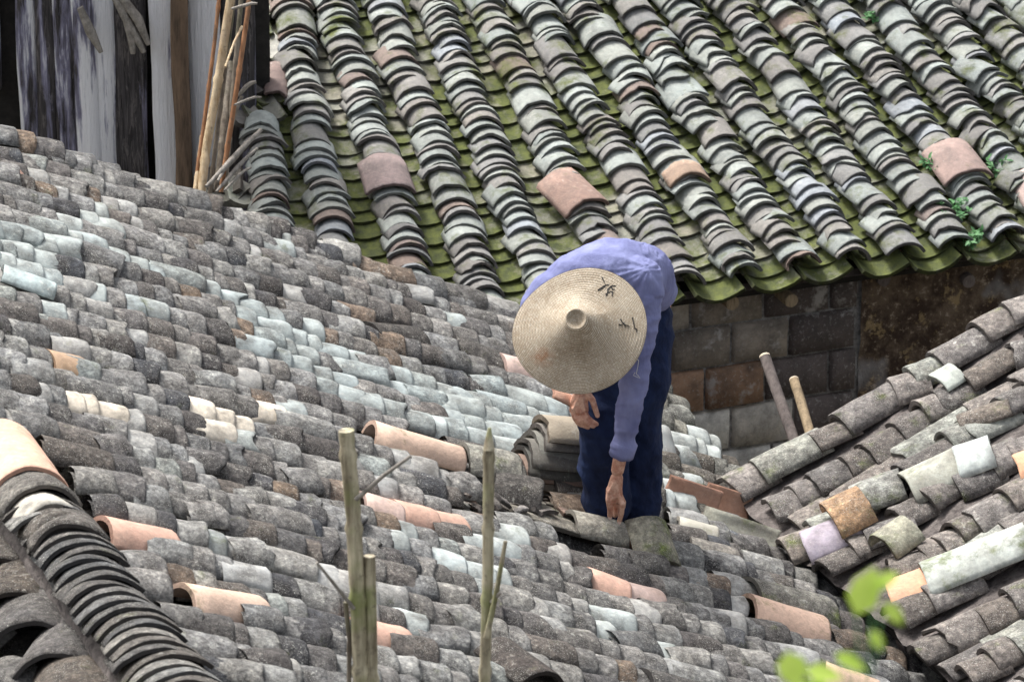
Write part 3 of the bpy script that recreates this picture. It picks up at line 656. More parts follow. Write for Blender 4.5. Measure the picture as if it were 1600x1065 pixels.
bamboo('bamboo_pole', 'grey-brown cane directly right of the thickest bamboo', 'bamboo pole', bpts([(325, 330), (340, 200), (358, 60), (372, -60)], YB+.06), .009, M['bam_g'], .25, G)
bamboo('bamboo_pole', 'stout short mossy cane with its cut top below the others', 'bamboo pole', bpts([(340, 300), (352, 180), (361, 98)], YB+.1), .016, M['bam_g'], .3, G)
bamboo('bamboo_pole', 'dark thin cane behind the mossy short one', 'bamboo pole', bpts([(352, 290), (366, 120), (382, -60)], YB+.16), .010, M['bam_g'], .3, G)
bamboo('bamboo_pole', 'yellow slim cane low at the left foot of the bundle', 'bamboo pole', bpts([(302, 320), (312, 240), (319, 195)], YB-.02), .009, M['bam_y'], .2, G)
bamboo('bamboo_pole', 'short brown cane crossing in front of the red-brown one', 'bamboo pole', bpts([(352, 105), (366, 66), (378, 42)], YB-.02), .005, M['bam_y'], .2, G)
SG = 'dry grey sticks heaped at the roof corner'
for k, (l, r, lb) in enumerate((([(322, 292), (362, 250), (408, 203)], .011, 'longest grey stick slanting up from the bamboo feet to the mossy roof'), ([(338, 300), (370, 262), (402, 232)], .008, 'grey stick lying parallel below the longest one'),
        ([(350, 298), (372, 275), (392, 262)], .006, 'thin pale splinter lowest in the heap of sticks'), ([(340, 283), (352, 262), (372, 240)], .007, 'crooked short stick on top of the heap'), ([(366, 164), (388, 155), (408, 152)], .005, 'thin twig sticking out level above the heap'),
        ([(372, 150), (385, 135), (400, 128)], .009, 'broken dark stub beside the red-brown cane'), ([(352, 238), (362, 190), (378, 150)], .010, 'upright dark bent branch behind the canes'), ([(362, 14), (385, 8), (402, 6)], .007, 'grey stub of branch at the very top beside the roof'))):
    mb = MB(); P = bpts(l, 19.0 if k < 5 else 19.3, 19.3); P = [P[0]]+[P[0].lerp(P[1], .5)]+[P[1]]+[P[1].lerp(P[2], .5)+V((0, 0, .004))]+[P[2]]
    tube(mb, P, [r*.7, r, r*1.1, r, r*.7], 9, nz=.35); tag(mb.build('stick', M['stick']), lb, 'stick', SG)
for (b0, b1, r, mt, lb) in (((1247, 705), (1195, 557), .0215, 'pole', 'longer dark round wooden pole propped behind the right roof'), ((1270, 690), (1241, 594), .0195, 'pole2', 'shorter yellow-brown wooden pole beside the longer dark one')):
    mb = MB(); a_ = aty(*b0, 18.3); b_ = aty(*b1, 18.6); a_ = a_-(b_-a_)*1.2; n = 14
    tube(mb, [a_.lerp(b_, i/n) for i in range(n+1)], r, 14, nz=.1)
    o = mb.build('wooden_pole', M[mt]); tag(o, lb, 'pole', 'wooden poles in front of the stone wall')
    mb = MB(); d = (b_-a_).normalized(); tube(mb, [b_-d*.001, b_+d*.006, b_+d*.010], [r*1.02, r*.97, r*.72], 14); mb.build('cut_end', M['polecut'], o)
# foreground stakes
YS = 11.7
def stake(label, l, r, r2, twigs, nodes=.19):
    pts = bpts(l, YS, YS+.02); base = V((pts[0].x, YS, 0)); o = bamboo('bamboo_stake', label, 'bamboo stake', [base]+pts, r*1.1, M['stake'], nodes, 'mossy bamboo stakes standing in the foreground', r2)
    for tw in twigs:
        P = bpts(tw[0], YS-.01, YS-.03); mb = MB(); tube(mb, P, [tw[1]*1.25, tw[1], tw[1]*.8][:len(P)], 9, nz=.2); mb.build('twig', M[tw[2]], o)
stake('tallest mossy bamboo stake with a bare side twig, left of the straw hat man', [(566, 1120), (560, 960), (552, 800), (541, 672)], .0215, .0195, [([(556, 780), (600, 742), (642, 712)], .005, 'stick'), ([(553, 950), (525, 915), (495, 878)], .0045, 'stick')])
stake('short dark broken bamboo stake tight beside the tall one', [(584, 1120), (580, 1000), (577, 868)], .0155, .015, [], .4)
stake('slim mossy bamboo stake nearest the middle of the picture', [(756, 1120), (762, 900), (764, 702)], .0165, .0135, [([(760, 995), (775, 930), (790, 845)], .0065, 'stake'), ([(768, 940), (782, 925)], .004, 'stick')])
mb = MB(); tube(mb, bpts([(764, 703), (764, 690), (765, 668)], YS, YS+.01), [.0145, .011, .004], 12); mb.build('splintered_tip', M['stake'], [o for o in sc.objects if o.name.startswith('bamboo_stake')][-1])
o = bamboo('bamboo_stake', 'thin dark cane rising at the left side of the tall stake', 'bamboo stake', [V((aty(545, 1120, YS).x, YS, 0))]+bpts([(545, 1120), (546, 1000), (540, 940)], YS, YS+.01), .006, M['bam_g'], .2, 'mossy bamboo stakes standing in the foreground')

# ------------------------------------------------------------------ plants
def leafmesh(mb, P, d, n, L, W):
    d = d.normalized(); s = d.cross(n).normalized(); n = s.cross(d)
    vs = [P, P+d*L*.3+s*W*.42+n*L*.05, P+d*L*.65+s*W*.38+n*L*.04, P+d*L-n*L*.08, P+d*L*.65-s*W*.38+n*L*.04, P+d*L*.3-s*W*.42+n*L*.05, P+d*L*.5+n*L*.0]
    mb.add(vs, [(0, 1, 6), (1, 2, 6), (2, 3, 6), (3, 4, 6), (4, 5, 6), (5, 0, 6)])
def weed(label, px, py, w_, h_, nst, lf=.03, group='green weeds rooted between the roof tiles'):
    s, t = B.hit(px, py); base = B.pt(s, t, .03); o = thing('weed', label, 'plant', base, group); st = MB(); lv = MB()
    for i in range(nst):
        d = V((random.gauss(0, .7), random.gauss(-.3, .4), random.uniform(.5, 1.2))).normalized(); l = h_*random.uniform(.5, 1); q = base+B.S*random.uniform(-w_, w_)+B.T*random.uniform(-w_, w_)*.8
        P = [q, q+d*l*.5+V((0, 0, .01)), q+d*l]; tube(st, P, [.0018, .0014, .001], 5)
        for k in range(int(5+l*60)):
            f = random.uniform(.15, 1); leafmesh(lv, P[0].lerp(P[2], f), V((random.gauss(0, 1), random.gauss(-.2, .8), random.gauss(.2, .6))), V((0, -.3, 1)), lf*random.uniform(.6, 1.2), lf*.5)
    st.build('stem', M['leaf'], o); lv.build('leaves', M['leaf'], o)
weed('largest leafy weed clump on the mossy roof above the eave', 1480, 345, .055, .10, 14)
weed('bushy weed low by the eave beneath the largest clump', 1515, 388, .05, .09, 11)
weed('weed growing around the smooth reddish tile', 1530, 268, .07, .07, 10)
weed('small weed left of the smooth reddish tile', 1450, 272, .02, .06, 4)
weed('sparse weed at the top edge of the mossy roof', 1365, 42, .035, .07, 7, .024)
weed('tiny trailing weed right of the upper middle columns', 1398, 168, .04, .04, 4, .018)
weed('tiny weed seedling in the upper third of the mossy roof', 1365, 130, .03, .04, 3, .018)
weed('little weed lower at the right frame edge', 1590, 268, .04, .05, 4, .022)
# blurred leaves close to the camera
tw = thing('leafy_twig', 'out-of-focus bright green leaves close to the camera at the lower right', 'plant', at(1300, 1330, 5.0))
mb = MB(); st = MB(); LP = [(1352, 922, 84, 46, -70), (1385, 905, 46, 24, -30), (1396, 958, 48, 24, 48), (1238, 1046, 62, 44, 75), (1288, 1052, 64, 30, 12), (1330, 1034, 58, 24, 28), (1270, 1085, 80, 46, -10), (1370, 1000, 40, 20, 60)]
for x, y, L, W_, an in LP:
    a_ = rad(an); d = RT*cos(a_)-UP*sin(a_)-FW*.2; P = at(x, y, 5.0)-d*(L/FPX*5/2); leafmesh(mb, P, d, (UP*.5-FW).normalized(), L/FPX*5, W_/FPX*5*1.25)
    tube(st, [at(1300, 1330, 5.0), at(x*.6+530, y*.55+500, 5.01), P+d*.001], [.0016, .0012, .0007], 6)
mb.build('leaves', M['leafy'], tw); st.build('stem', M['leaf'], tw)

# ------------------------------------------------------------------ loose tiles round the man
LG = 'loose tiles lifted out round the man'
def loose(label, px, py, L, wd, rise, col, yaw=0, pitch=0, roll=0, lift=.05, jag=.012, kind='side', name='clay_tile', cat='clay tile', th=.015, flip=False, base_n=None):
    s, t = A.hit(px, py, min(lift, base_n) if base_n is not None else lift); T, S, N = frame(A.T, A.S, A.N, rad(yaw), rad(pitch), rad(roll)); mb = MB()
    if flip: tile(mb, A.pt(s, t, lift)+T*L/2, T, S, N, L, wd, -rise, th, col, na=12, jag=jag, closed=True, worn=.2, nl=4)
    else: tile(mb, A.pt(s, t, lift)+T*L/2, T, S, N, L, wd, rise, th, col, na=12, jag=jag, closed=True, worn=.2, nl=4)
    o = mb.build(name, [M[kind], M[kind+'_e']]); return tag(o, label, cat, LG)
loose('pale two-toned curved tile the man reaches for with his fingertips', 928, 832, .2, .18, .06, (.3, .29, .25, .05), yaw=2, pitch=-5, lift=.06)
loose('square curved tile with a yellow-green stain, standing out right below the hand', 1020, 856, .18, .2, .06, (.26, .25, .2, .25), yaw=-74, pitch=30, lift=.12)
loose('pale hollow tile just right of the stained square one', 1085, 838, .15, .16, .055, (.42, .41, .35, .05), yaw=-12, pitch=-6, roll=-10, lift=.09)
loose('uppermost upturned channel tile of the pair right of the man', 1155, 848, .29, .18, .045, (.36, .36, .3, .12), yaw=-9, pitch=-2, roll=22, lift=.1, flip=True)
loose('lower upturned tile of the pair, showing only its rim', 1148, 860, .29, .185, .045, (.3, .27, .23, .05), yaw=-7, pitch=0, roll=22, lift=.055, flip=True)
loose('long brown terracotta trough tile right of the dark trousers', 1082, 795, .22, .16, .045, (.3, .17, .12, 0), yaw=1, roll=34, lift=.11, flip=True, kind='terra')
loose('brown terracotta trough tile slipped under the longer one', 1135, 806, .19, .17, .045, (.33, .19, .13, 0), yaw=3, roll=36, lift=.095, flip=True, kind='terra')
loose('grey curved tile standing against the back of the trousers', 1030, 702, .16, .15, .05, (.36, .38, .37, 0), yaw=-75, pitch=35, lift=.1)
loose('second weathered tile under the tilted block', 768, 738, .2, .2, .06, (.15, .15, .14, .1), yaw=5, pitch=-4, roll=4, lift=.085)
loose('thick weathered tile block tilted at the left end of the stack', 762, 728, .2, .2, .06, (.25, .25, .22, .1), yaw=3, pitch=-6, roll=8, lift=.12)
stk = [(.25, (.12, .11, .1, .0)), (.24, (.14, .13, .12, 0)), (.26, (.17, .145, .11, .05)), (.24, (.2, .14, .11, 0)), (.25, (.1, .1, .09, 0)), (.23, (.13, .125, .11, .05)), (.24, (.17, .17, .15, .1)), (.22, (.15, .14, .125, .05)), (.2, (.3, .26, .2, 0))]
SLB = ['bottom dark tile of the tall stack left of the man', 'second tile from the bottom of the tall stack', 'third tile up in the tall stack, tan edged', 'fourth tile up in the tall stack, reddish', 'middle tile of the tall stack', 'sixth tile up in the tall stack', 'seventh tile up in the tall stack, mid grey', 'last tile but one at the top of the tall stack', 'topmost tan tile of the tall stack']
for i, (L, c) in enumerate(stk):
    loose(SLB[i], 836+random.uniform(-6, 6)+i*.8, 783, L, .2, .06, c, yaw=random.uniform(-8, 8), pitch=-13+random.uniform(-2, 2), roll=random.uniform(-2, 8), lift=.03+.031*i, jag=.02, th=.016, base_n=.02, kind='back')
loose('dark weathered tile lying askew between the tilted block and the tall stack', 806, 768, .17, .19, .055, (.1, .095, .09, 0), yaw=-14, pitch=-8, roll=20, lift=.09, kind='front')
loose('brown-grey tile leaning against the foot of the tall stack, nearest the man', 885, 775, .15, .18, .055, (.14, .125, .11, 0), yaw=12, pitch=-6, roll=26, lift=.09, kind='front')
loose('curved grey tile slipped below the upturned pair right of the man', 1110, 872, .18, .18, .055, (.2, .19, .17, .05), yaw=-8, pitch=-6, roll=8, lift=.08)
loose('broken mossy tile lying in the valley beyond the upturned pair', 1205, 838, .16, .17, .05, (.16, .16, .13, .15), yaw=-24, pitch=-4, roll=12, lift=.09, jag=.05)
loose('dark curved slab leaning in front of the tall stack', 858, 762, .2, .22, .06, (.09, .08, .075, 0), yaw=0, pitch=-5, roll=38, lift=.08, kind='front')
for i, (x, y, L, yw, c, lb) in enumerate(((720, 772, .3, 3, (.17, .16, .15, 0), 'thin flat tile edge furthest left in the stripped patch'), (790, 782, .26, 6, (.25, .25, .2, .1), 'mossy flat tile in the stripped patch, left part'), (800, 792, .3, -3, (.12, .11, .1, 0), 'dark flat tile in the stripped patch, nearest the front'),
        (850, 795, .28, 4, (.26, .25, .21, .1), 'pale flat tile in the stripped patch, middle part'), (880, 806, .24, -2, (.15, .14, .12, 0), 'dark flat tile left of the green shoe'), (760, 764, .25, 5, (.22, .21, .19, 0), 'flat grey tile below the tilted block'), (905, 812, .2, 8, (.28, .26, .22, .1), 'flat pale tile tucked against the shoe toe'), (840, 808, .25, 2, (.2, .19, .16, 0), 'flat tile just above the orange row'))):
    loose(lb, x, y, L, .17, .02, c, yaw=yw, pitch=random.uniform(-4, 2), roll=-6, lift=.035+.006*(i % 4), jag=.03)
loose('terracotta-brown shard held behind the resting hand', 884, 640, .14, .1, .02, (.5, .28, .2, 0), yaw=0, pitch=0, roll=-20, lift=.12, kind='terra') if False else None

# ------------------------------------------------------------------ the man
Y0 = FEET.y
def pp(px, py, dy): return aty(px, py, Y0+dy)
def spheres(mb, pts, step=.35):
    """pts: (point, radius or (rx,ry,rz)) chain filled with overlapping ellipsoids"""
    out = []
    for (a, ra), (b, rb) in zip(pts, pts[1:]):
        ra3 = V(ra) if isinstance(ra, tuple) else V((ra,)*3); rb3 = V(rb) if isinstance(rb, tuple) else V((rb,)*3)
        L = (b-a).length; n = max(1, int(L/(min(min(ra3), min(rb3))*step)))
        for i in range(n+1): out.append((a.lerp(b, i/n), ra3.lerp(rb3, i/n)))
    for c, r in out:
        nu, nv = 14, 8; vs = [c+V((0, 0, r.z))]
        for j in range(1, nv):
            for k in range(nu):
                th = pi*j/nv; ph = 2*pi*k/nu; vs.append(c+V((r.x*sin(th)*cos(ph), r.y*sin(th)*sin(ph), r.z*cos(th))))
        vs.append(c-V((0, 0, r.z))); fs = [(0, 1+k, 1+(k+1) % nu) for k in range(nu)]
        for j in range(nv-2): fs += [(1+j*nu+k, 1+(j+1)*nu+k, 1+(j+1)*nu+(k+1) % nu, 1+j*nu+(k+1) % nu) for k in range(nu)]
        e = len(vs)-1; fs += [(e, 1+(nv-2)*nu+(k+1) % nu, 1+(nv-2)*nu+k) for k in range(nu)]
        mb.add(vs, fs)
def merge(mb, name, mat, parent, vox, smooth=6, fold=None):
    o = mb.build(name, mat, parent)
    m = o.modifiers.new('r', 'REMESH'); m.mode = 'VOXEL'; m.voxel_size = vox; m.use_smooth_shade = True
    m = o.modifiers.new('s', 'SMOOTH'); m.factor = .5; m.iterations = smooth
    dg = bpy.context.evaluated_depsgraph_get(); me = bpy.data.meshes.new_from_object(o.evaluated_get(dg)); o.modifiers.clear()
    old = o.data; o.data = me; bpy.data.meshes.remove(old)
    me.materials.clear(); me.materials.append(mat)
    if fold:
        w_ = wloc(o); ns = [v.normal.copy() for v in me.vertices]
        for v, n in zip(me.vertices, ns): v.co = v.co + n*fold(v.co+w_)
    for p in me.polygons: p.use_smooth = True
    return o
man = thing('person', 'man in blue shirt, navy trousers and wide straw hat bending down on the roof', 'person', A.P.copy())
S5 = 3.55
def z5(x, y, dy): return pp(820+x/S5, 580+y/S5, dy)
bd = MB()
# legs, pelvis, torso, neck, head (mostly under clothes)
hipL, hipR = pp(955, 505, .16), pp(1012, 500, .20); knL, knR = pp(940, 650, -.03), pp(1003, 655, .11); anL, anR = pp(935, 795, .05), pp(1000, 808, .12)
for h, k, a_ in ((hipL, knL, anL), (hipR, knR, anR)):
    spheres(bd, [(h, .06), (k, .042), (a_, .034)])
    spheres(bd, [(a_, .034), (a_+V((-.02, -.15, -.03)), .028)])
pel = pp(985, 478, .20); mid = pp(968, 432, .06); upb = pp(928, 440, -.12); neck = pp(918, 478, -.24)
spheres(bd, [(pel, (.14, .1, .1)), (mid, (.13, .1, .1)), (upb, (.15, .1, .1)), (neck, (.055, .055, .055))])
head = pp(908, 522, -.33); spheres(bd, [(neck, .055), (head, (.074, .09, .1))])
shR, shL = pp(1000, 455, -.14), pp(850, 470, -.16)
elR, wrR = pp(991, 595, -.24), z5(515, 545, -.21); elL, wrL = pp(884, 535, -.18), z5(316, 85, -.12)
spheres(bd, [(upb, .08), (shR, .045), (elR, .028), (wrR.lerp(elR, .35), .026), (wrR, .0225)]); spheres(bd, [(upb, .08), (shL, .045), (elL, .028), (wrL.lerp(elL, .3), .026), (wrL, .023)])
# working hand: thumb and index pinch, the others curl behind
def fing(pts, r0, r1): n = len(pts); spheres(bd, [(z5(*p), r0+(r1-r0)*i/(n-1)) for i, p in enumerate(pts)], .3)
spheres(bd, [(z5(510, 590, -.21), (.022, .017, .02)), (z5(498, 650, -.205), (.027, .016, .02)), (z5(498, 705, -.20), (.029, .016, .02))], .3)
fing([(470, 655, -.21), (466, 712, -.222), (474, 762, -.218), (473, 803, -.2)], .0125, .0093)
fing([(520, 690, -.205), (540, 735, -.222), (536, 785, -.212), (524, 832, -.196)], .0115, .0085)
fing([(505, 700, -.195), (508, 750, -.19), (506, 790, -.175), (500, 800, -.16)], .0105, .008)
fing([(488, 700, -.19), (490, 742, -.18), (492, 772, -.165), (490, 770, -.15)], .0105, .008)
fing([(530, 690, -.185), (548, 725, -.175), (545, 755, -.16), (538, 755, -.148)], .0095, .0075)
# resting hand: back of hand up, four fingers together pointing down right, thumb apart
spheres(bd, [(z5(312, 110, -.12), (.024, .018, .02)), (z5(300, 170, -.125), (.032, .017, .024)), (z5(300, 215, -.128), (.034, .016, .02))], .3)
fing([(345, 120, -.125), (376, 160, -.135), (390, 205, -.138), (403, 245, -.135)], .0125, .0085)
fing([(330, 215, -.13), (345, 252, -.146), (370, 275, -.142), (398, 292, -.13)], .0105, .008)
fing([(308, 228, -.13), (325, 268, -.15), (352, 292, -.146), (380, 304, -.134)], .0108, .008)
fing([(286, 225, -.13), (300, 270, -.146), (324, 298, -.142), (350, 310, -.13)], .0105, .008)
fing([(266, 212, -.128), (275, 255, -.14), (295, 288, -.138), (316, 300, -.13)], .0095, .0075)
# face: nose, chin, ears on the bowed head
fd = V((-.05, -.55, -.83)).normalized(); fu = V((-.1, -.8, .55)).normalized()
spheres(bd, [(head+fd*.07+V((0, 0, 0)), .05), (head+fd*.085-fu*.055, .032)]); spheres(bd, [(head+fd*.105+fu*.01, .010), (head+fd*.125-fu*.02, .015)])
for sx in (-1, 1): spheres(bd, [(head+RT*.076*sx+fu*.01, (.008, .02, .025)), (head+RT*.076*sx-fu*.02, (.006, .012, .014))])
for w0_, kn in ((z5(500, 600, -.226), (z5(470, 668, -.226), z5(494, 700, -.219), z5(520, 695, -.22))), (z5(312, 120, -.138), (z5(270, 208, -.143), z5(290, 224, -.146), z5(312, 226, -.147), z5(332, 214, -.146)))):
    for k_ in kn: spheres(bd, [(w0_.lerp(k_, .15), .0035), (k_, .0052)], .5); spheres(bd, [(k_, .0072), (k_+V((.0001, 0, 0)), .0072)])
body = merge(bd, 'body', M['skin'], man, .0031, 2)
# nails
nb = MB()
for c, n, u, w_, l_ in ((z5(472, 806, -.2), V((0, -1, .25)), V((.02, 0, -1)), .0072, .010), (z5(523, 834, -.196), V((.1, -1, .2)), V((-.15, 0, -1)), .006, .009)):
    n.normalize(); s_ = n.cross(u).normalized(); vs = [c+n*.0088+s_*(cos(2*pi*k/10)*w_)+u.normalized()*(sin(2*pi*k/10)*l_) for k in range(10)]
    nb.add(vs+[c+n*.0108], [(k, (k+1) % 10, 10) for k in range(10)])
nb.build('fingernails', simple('fingernail', (.6, .42, .34), (.68, .5, .42)), man)
ey = MB()
for sx in (-1, 1): spheres(ey, [(head+fd*.088+fu*.025+RT*.03*sx, .012), (head+fd*.0881+fu*.025+RT*.03*sx, .012)])
ey.build('eyes', simple('eye_white', (.5, .5, .48), (.6, .6, .58)), man)
hb = MB(); spheres(hb, [(head-fd*.012+fu*.02, (.08, .09, .098)), (head-fd*.03+fu*.03, (.076, .088, .094))]); merge(hb, 'hair', M['hair'], man, .006, 2)
# trousers
def foldT(p):
    k = .010*mn.noise(V((p.x*7, p.y*7, p.z*4)))
    k += .010*(1-2.6*abs(mn.noise(V((p.x*7+p.z*3, p.y*7, p.z*7-p.x*4)))))
    k += .003*(1-2.6*abs(mn.noise(V((p.x*18+p.z*9, p.y*14, p.z*16)))))
    return k
tb = MB()
spheres(tb, [(pp(982, 492, .19), (.15, .115, .11)), (pp(985, 520, .18), (.14, .11, .1))])
spheres(tb, [(hipL, (.085, .09, .09)), (pp(940, 590, .02), (.084, .085, .09)), (pp(938, 655, -.04), (.088, .08, .09)), (pp(944, 720, .0), (.084, .08, .085)), (pp(948, 788, .02), (.082, .078, .07))])
spheres(tb, [(hipR+V((-.005, 0, 0)), (.09, .095, .09)), (pp(1013, 590, .12), (.076, .085, .09)), (pp(1003, 660, .11), (.078, .08, .09)), (pp(997, 720, .12), (.08, .08, .09)), (pp(994, 800, .11), (.084, .08, .07))])
merge(tb, 'trousers', M['navy'], man, .007, 6, foldT)
# shirt
def segd(p, a, b):
    t = max(0, min(1, (p-a).dot(b-a)/(b-a).length_squared)); return (p-a.lerp(b, t)).length, t
def rn(v): return 1-2.6*abs(mn.noise(v))
def foldS(p):
    q_ = V((p.x, p.y, p.z)); k = .004*mn.noise(q_*7)
    d, t = segd(p, shR, elR); d2, t2 = segd(p, elR, wrR); w = 0
    if d < .085 and t > .05: w = 1
    if d2 < .075: w = 1
    u = (p-shR).dot((wrR-shR).normalized())
    if w: k += .0055*rn(V((p.x*9+u*7, u*17, p.y*8))) + .002*rn(V((p.x*22, u*40, p.y*20)))
    else:
        a_ = pp(1010, 400, -.05); v_ = p-a_; rr = v_.length; an = math.atan2(v_.z, v_.x)
        k += .0045*rn(V((an*3.2, rr*2.5, 1)))*min(1, rr/.08)*(1 if p.x > a_.x-.14 else .35) + .0015*rn(V((p.x*20, p.y*14, p.z*14)))
    return k
sb = MB()
spheres(sb, [(pp(998, 452, .13), (.135, .11, .085)), (pp(985, 425, .05), (.15, .11, .1)), (pp(958, 425, -.04), (.165, .11, .115)), (pp(930, 438, -.13), (.17, .1, .11)), (pp(920, 462, -.19), (.13, .07, .08))])
spheres(sb, [(pp(930, 440, -.12), .1), (pp(860, 460, -.15), .075), (pp(845, 480, -.16), .07), (pp(870, 545, -.18), .05), (pp(897, 582, -.13), .040)])
spheres(sb, [(pp(955, 432, -.1), .1), (pp(1000, 440, -.13), .08), (pp(1003, 470, -.15), .073), (pp(997, 540, -.2), .054), (pp(990, 600, -.235), .046), (pp(981, 650, -.225), .041), (z5(540, 430, -.21), .039)])
shirt = merge(sb, 'shirt', M['shirt'], man, .006, 6, foldS)
cf = MB(); ax = (z5(518, 560, -.21)-z5(562, 360, -.215)).normalized(); c0 = z5(556, 395, -.213); c1 = z5(533, 468, -.21)
tube(cf, [c0-ax*.012, c0, c0.lerp(c1, .33), c0.lerp(c1, .66), c1-ax*.002, c1, c1-ax*.004, c1-ax*.03], [.030, .0435, .043, .0425, .0425, .040, .035, .03], 28, nz=.05, cap=False); cf.build('cuff', M['shirt'], man)
th_ = MB(); tp = [(612, 5), (602, 22), (620, 30), (640, 38), (628, 22), (618, 15), (626, -20), (632, -60), (600, -90)]
tube(th_, [z5(x, y, -.295) for x, y in tp], .0011, 5); th_.build('loose_thread', M['thread'], man)
for a_, lab in ((anL, 0), (anR, 1)):
    s_ = MB(); spheres(s_, [(a_+V((-.02, -.0, -.02)), (.045, .055, .05)), (a_+V((-.035, -.12, -.03)), (.042, .05, .026))]); merge(s_, 'shoe', M['shoe'], man, .006, 2)
# hat: braided revolution surface
hc = pp(907, 516, -.43); hax = (-FW*1.0 + UP*.27 - RT*.12).normalized()
hx = hax.cross(V((0, 0, 1))).normalized(); hy = hax.cross(hx)
prof = [(0, .128), (.012, .127), (.022, .131), (.029, .139), (.033, .141), (.0365, .138), (.0385, .128), (.043, .119), (.05, .109), (.06, .095), (.075, .077), (.092, .060), (.112, .044), (.135, .031), (.155, .022), (.175, .015), (.195, .009), (.212, .003), (.2165, .0)]
def ph(r):
    for (r0, h0), (r1, h1) in zip(prof, prof[1:]):
        if r <= r1: return h0+(h1-h0)*(r-r0)/(r1-r0)
    return 0
ht = MB(); rings = [0.0005]+[.03*i/18 for i in range(1, 19)]; r = .03
while r < .2165: r += .0031; rings.append(min(r, .2165))
NS = 144; vs = []; cs = []
for i, r in enumerate(rings):
    ridge = .0016*(1 if i % 3 == 1 else (-.6 if i % 3 == 0 else .3))
    for k in range(NS):
        a_ = 2*pi*k/NS; rw = r*(1+(.035*sin(a_*2+.6)+.012*sin(3*a_+1))*(r/.2165)**2); z_ = ph(r)+ridge+(.011*sin(2*a_+1)+.008*sin(3*a_))*(r/.2165)**2
        z_ -= .010*max(0, 1-((a_-4.2)**2)/.3)*max(0, 1-abs(r-.09)/.05)
        P = hc+hx*(cos(a_)*rw)+hy*(sin(a_)*rw)+hax*z_; vs.append(P)
        x, y = proj(P); st_ = max(0, 1-math.hypot((x-848)/22, (y-558)/20)); st2 = max(0, 1-math.hypot((x-900)/45, (y-545)/30))
        cs.append((.55, .24, .1, min(.6, st_*1.1*max(0, .6+mn.noise(P*60)))) if st_ > 0 else (.3, .22, .13, st2*.45))
n1 = len(vs); fs = [(i*NS+k, (i+1)*NS+k, (i+1)*NS+(k+1) % NS, i*NS+(k+1) % NS) for i in range(len(rings)-1) for k in range(NS)]
ht.v = vs; ht.c = cs; ht.f = fs; ht.m = [0]*len(fs); ht.sm = [True]*len(fs); uv = []
for i in range(len(rings)-1):
    rr = rings[i+1]; nst = max(8, round(2*pi*rr/.0095))
    for k in range(NS):
        u0, u1 = k/NS*nst*1.6, (k+1)/NS*nst*1.6; v0, v1 = i/3, (i+1)/3; uv += [u0, v0, u0, v1, u1, v1, u1, v0]
ht.uv = uv
# underside
b0 = len(ht.v); ht.v += [v-hax*.004 for v in vs]; ht.c += cs; ht.f += [tuple(reversed([b0+i for i in f])) for f in fs]; ht.m += [0]*len(fs); ht.sm += [True]*len(fs); ht.uv += uv
lr = (len(rings)-1)*NS; ef = [(lr+k, b0+lr+k, b0+lr+(k+1) % NS, lr+(k+1) % NS) for k in range(NS)]; ht.f += ef; ht.m += [0]*NS; ht.sm += [True]*NS; ht.uv += [0, 0, .5, .5, 1, .5, 1, 0]*NS
hat = ht.build('straw_hat', M['straw'], man)
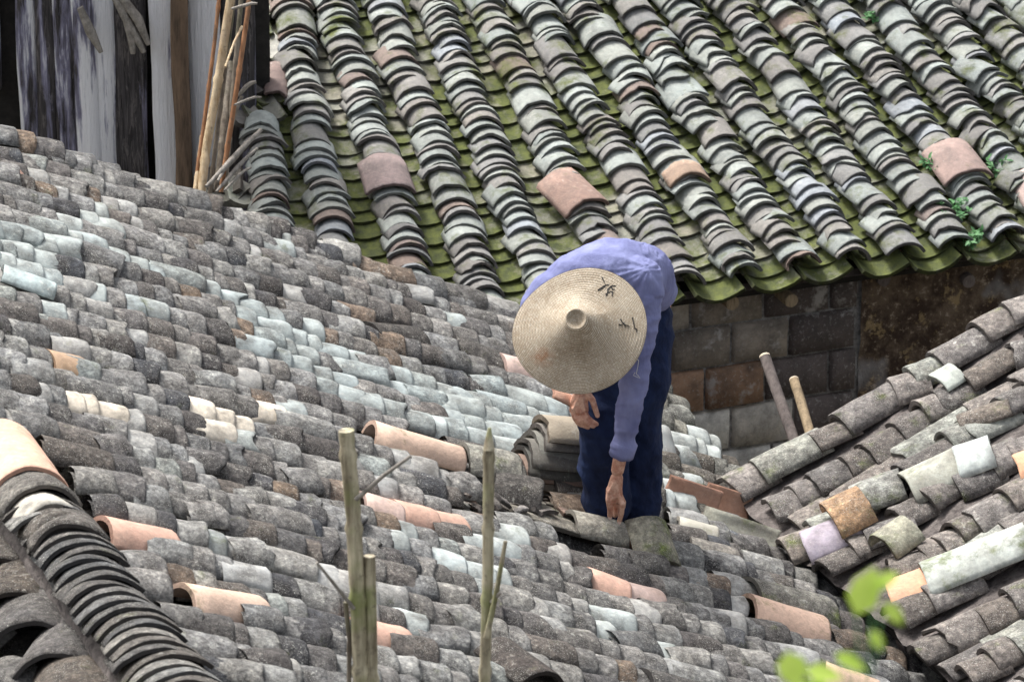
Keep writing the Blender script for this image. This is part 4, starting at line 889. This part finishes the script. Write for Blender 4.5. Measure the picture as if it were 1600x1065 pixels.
# ink marks painted on the brim (strokes lie 1 mm above the braid)
def hatpt(px, py):
    best = None; r = ray(px, py); P0 = hc
    t = (P0-CAM).dot(hax)/r.dot(hax); h_ = 0
    for _ in range(6):
        Q = CAM+r*t; d = Q-hc; rr = math.hypot(d.dot(hx), d.dot(hy)); aa = math.atan2(d.dot(hy), d.dot(hx)); h_ = ph(rr)+(.011*sin(2*aa+1)+.008*sin(3*aa))*(rr/.2165)**2+.0035
        t = (P0+hax*h_-CAM).dot(hax)/r.dot(hax)
    return CAM+r*t
def hz(x, y): return hatpt(780+x/3.55, 340+y/3.55)
for st_ in ([(570, 330), (585, 362)], [(548, 402), (580, 378), (612, 368)], [(590, 372), (562, 398)], [(600, 400), (622, 378), (650, 376)], [(622, 378), (628, 400), (640, 395)], [(590, 425), (608, 412), (632, 408)], [(602, 395), (600, 420), (592, 434)], [(628, 412), (626, 436)],
            [(672, 562), (690, 590), (724, 602)], [(664, 592), (684, 596)], [(690, 582), (700, 604)], [(738, 552), (744, 580), (752, 612)], [(750, 612), (764, 618), (760, 634)]):
    mb = MB(); P = [hz(*a_) for a_ in st_]; Pd = []
    for a_, b_ in zip(P, P[1:]): Pd += [a_.lerp(b_, i/4) for i in range(4)]
    Pd.append(P[-1]); vs = []
    for i, p in enumerate(Pd):
        d = (Pd[min(i+1, len(Pd)-1)]-Pd[max(0, i-1)]).normalized(); s_ = d.cross(hax).normalized()*.0019*(1.2-.8*i/len(Pd)); vs += [p-s_, p+s_, p+s_-hax*.003, p-s_-hax*.003]
    mb.add(vs, [(i*4+k, i*4+(k+1) % 4, (i+1)*4+(k+1) % 4, (i+1)*4+k) for i in range(len(Pd)-1) for k in range(4)], smooth=False); mb.build('ink_mark', M['ink'], hat)
# shard of tile held by the resting hand
mb = MB(); T = (z5(300, 175, -.1)-z5(195, 125, -.13)).normalized(); N = V((.2, -.5, .8)).normalized(); S = N.cross(T).normalized(); N = T.cross(S)
if N.z < 0: N = -N
tile(mb, z5(300, 180, -.098), T, S, N, .11, .05, .006, .012, (.5, .3, .22, 0), na=6, closed=True, jag=.01)
tag(mb.build('clay_shard', [M['terra'], M['terra_e']]), 'small orange shard of clay held by the resting hand', 'clay shard')

# broken shards lying in the valley between the two roofs and in the stripped patch
sd2 = MB(); random.seed(5)
for k in range(150):
    if k < 95: x = random.uniform(1075, 1260); y = 770+(x-1110)*.62+random.uniform(-14, 26)
    else: x = random.uniform(700, 905); y = random.uniform(768, 806)
    ss_, tt_ = A.hit(x, y, .06); T, S, N = frame(A.T, A.S, A.N, random.uniform(-3, 3), random.uniform(-.3, .3), random.uniform(-.3, .3)); l = random.uniform(.02, .07)
    tile(sd2, A.pt(ss_, tt_, random.uniform(.04, .085)), T, S, N, l, random.uniform(.03, .09), .008, .013, jit(random.choice([(.2, .19, .18, .05), (.1, .09, .085, 0), (.3, .3, .27, .05), (.2, .14, .11, 0)]), .2), na=4, jag=.03, closed=True)
o = sd2.build('tile_shards', [M['side'], M['side_e']]); tag(o, 'broken grey shards of tile strewn in the valley and round the stack', 'tile shards', kind='stuff')
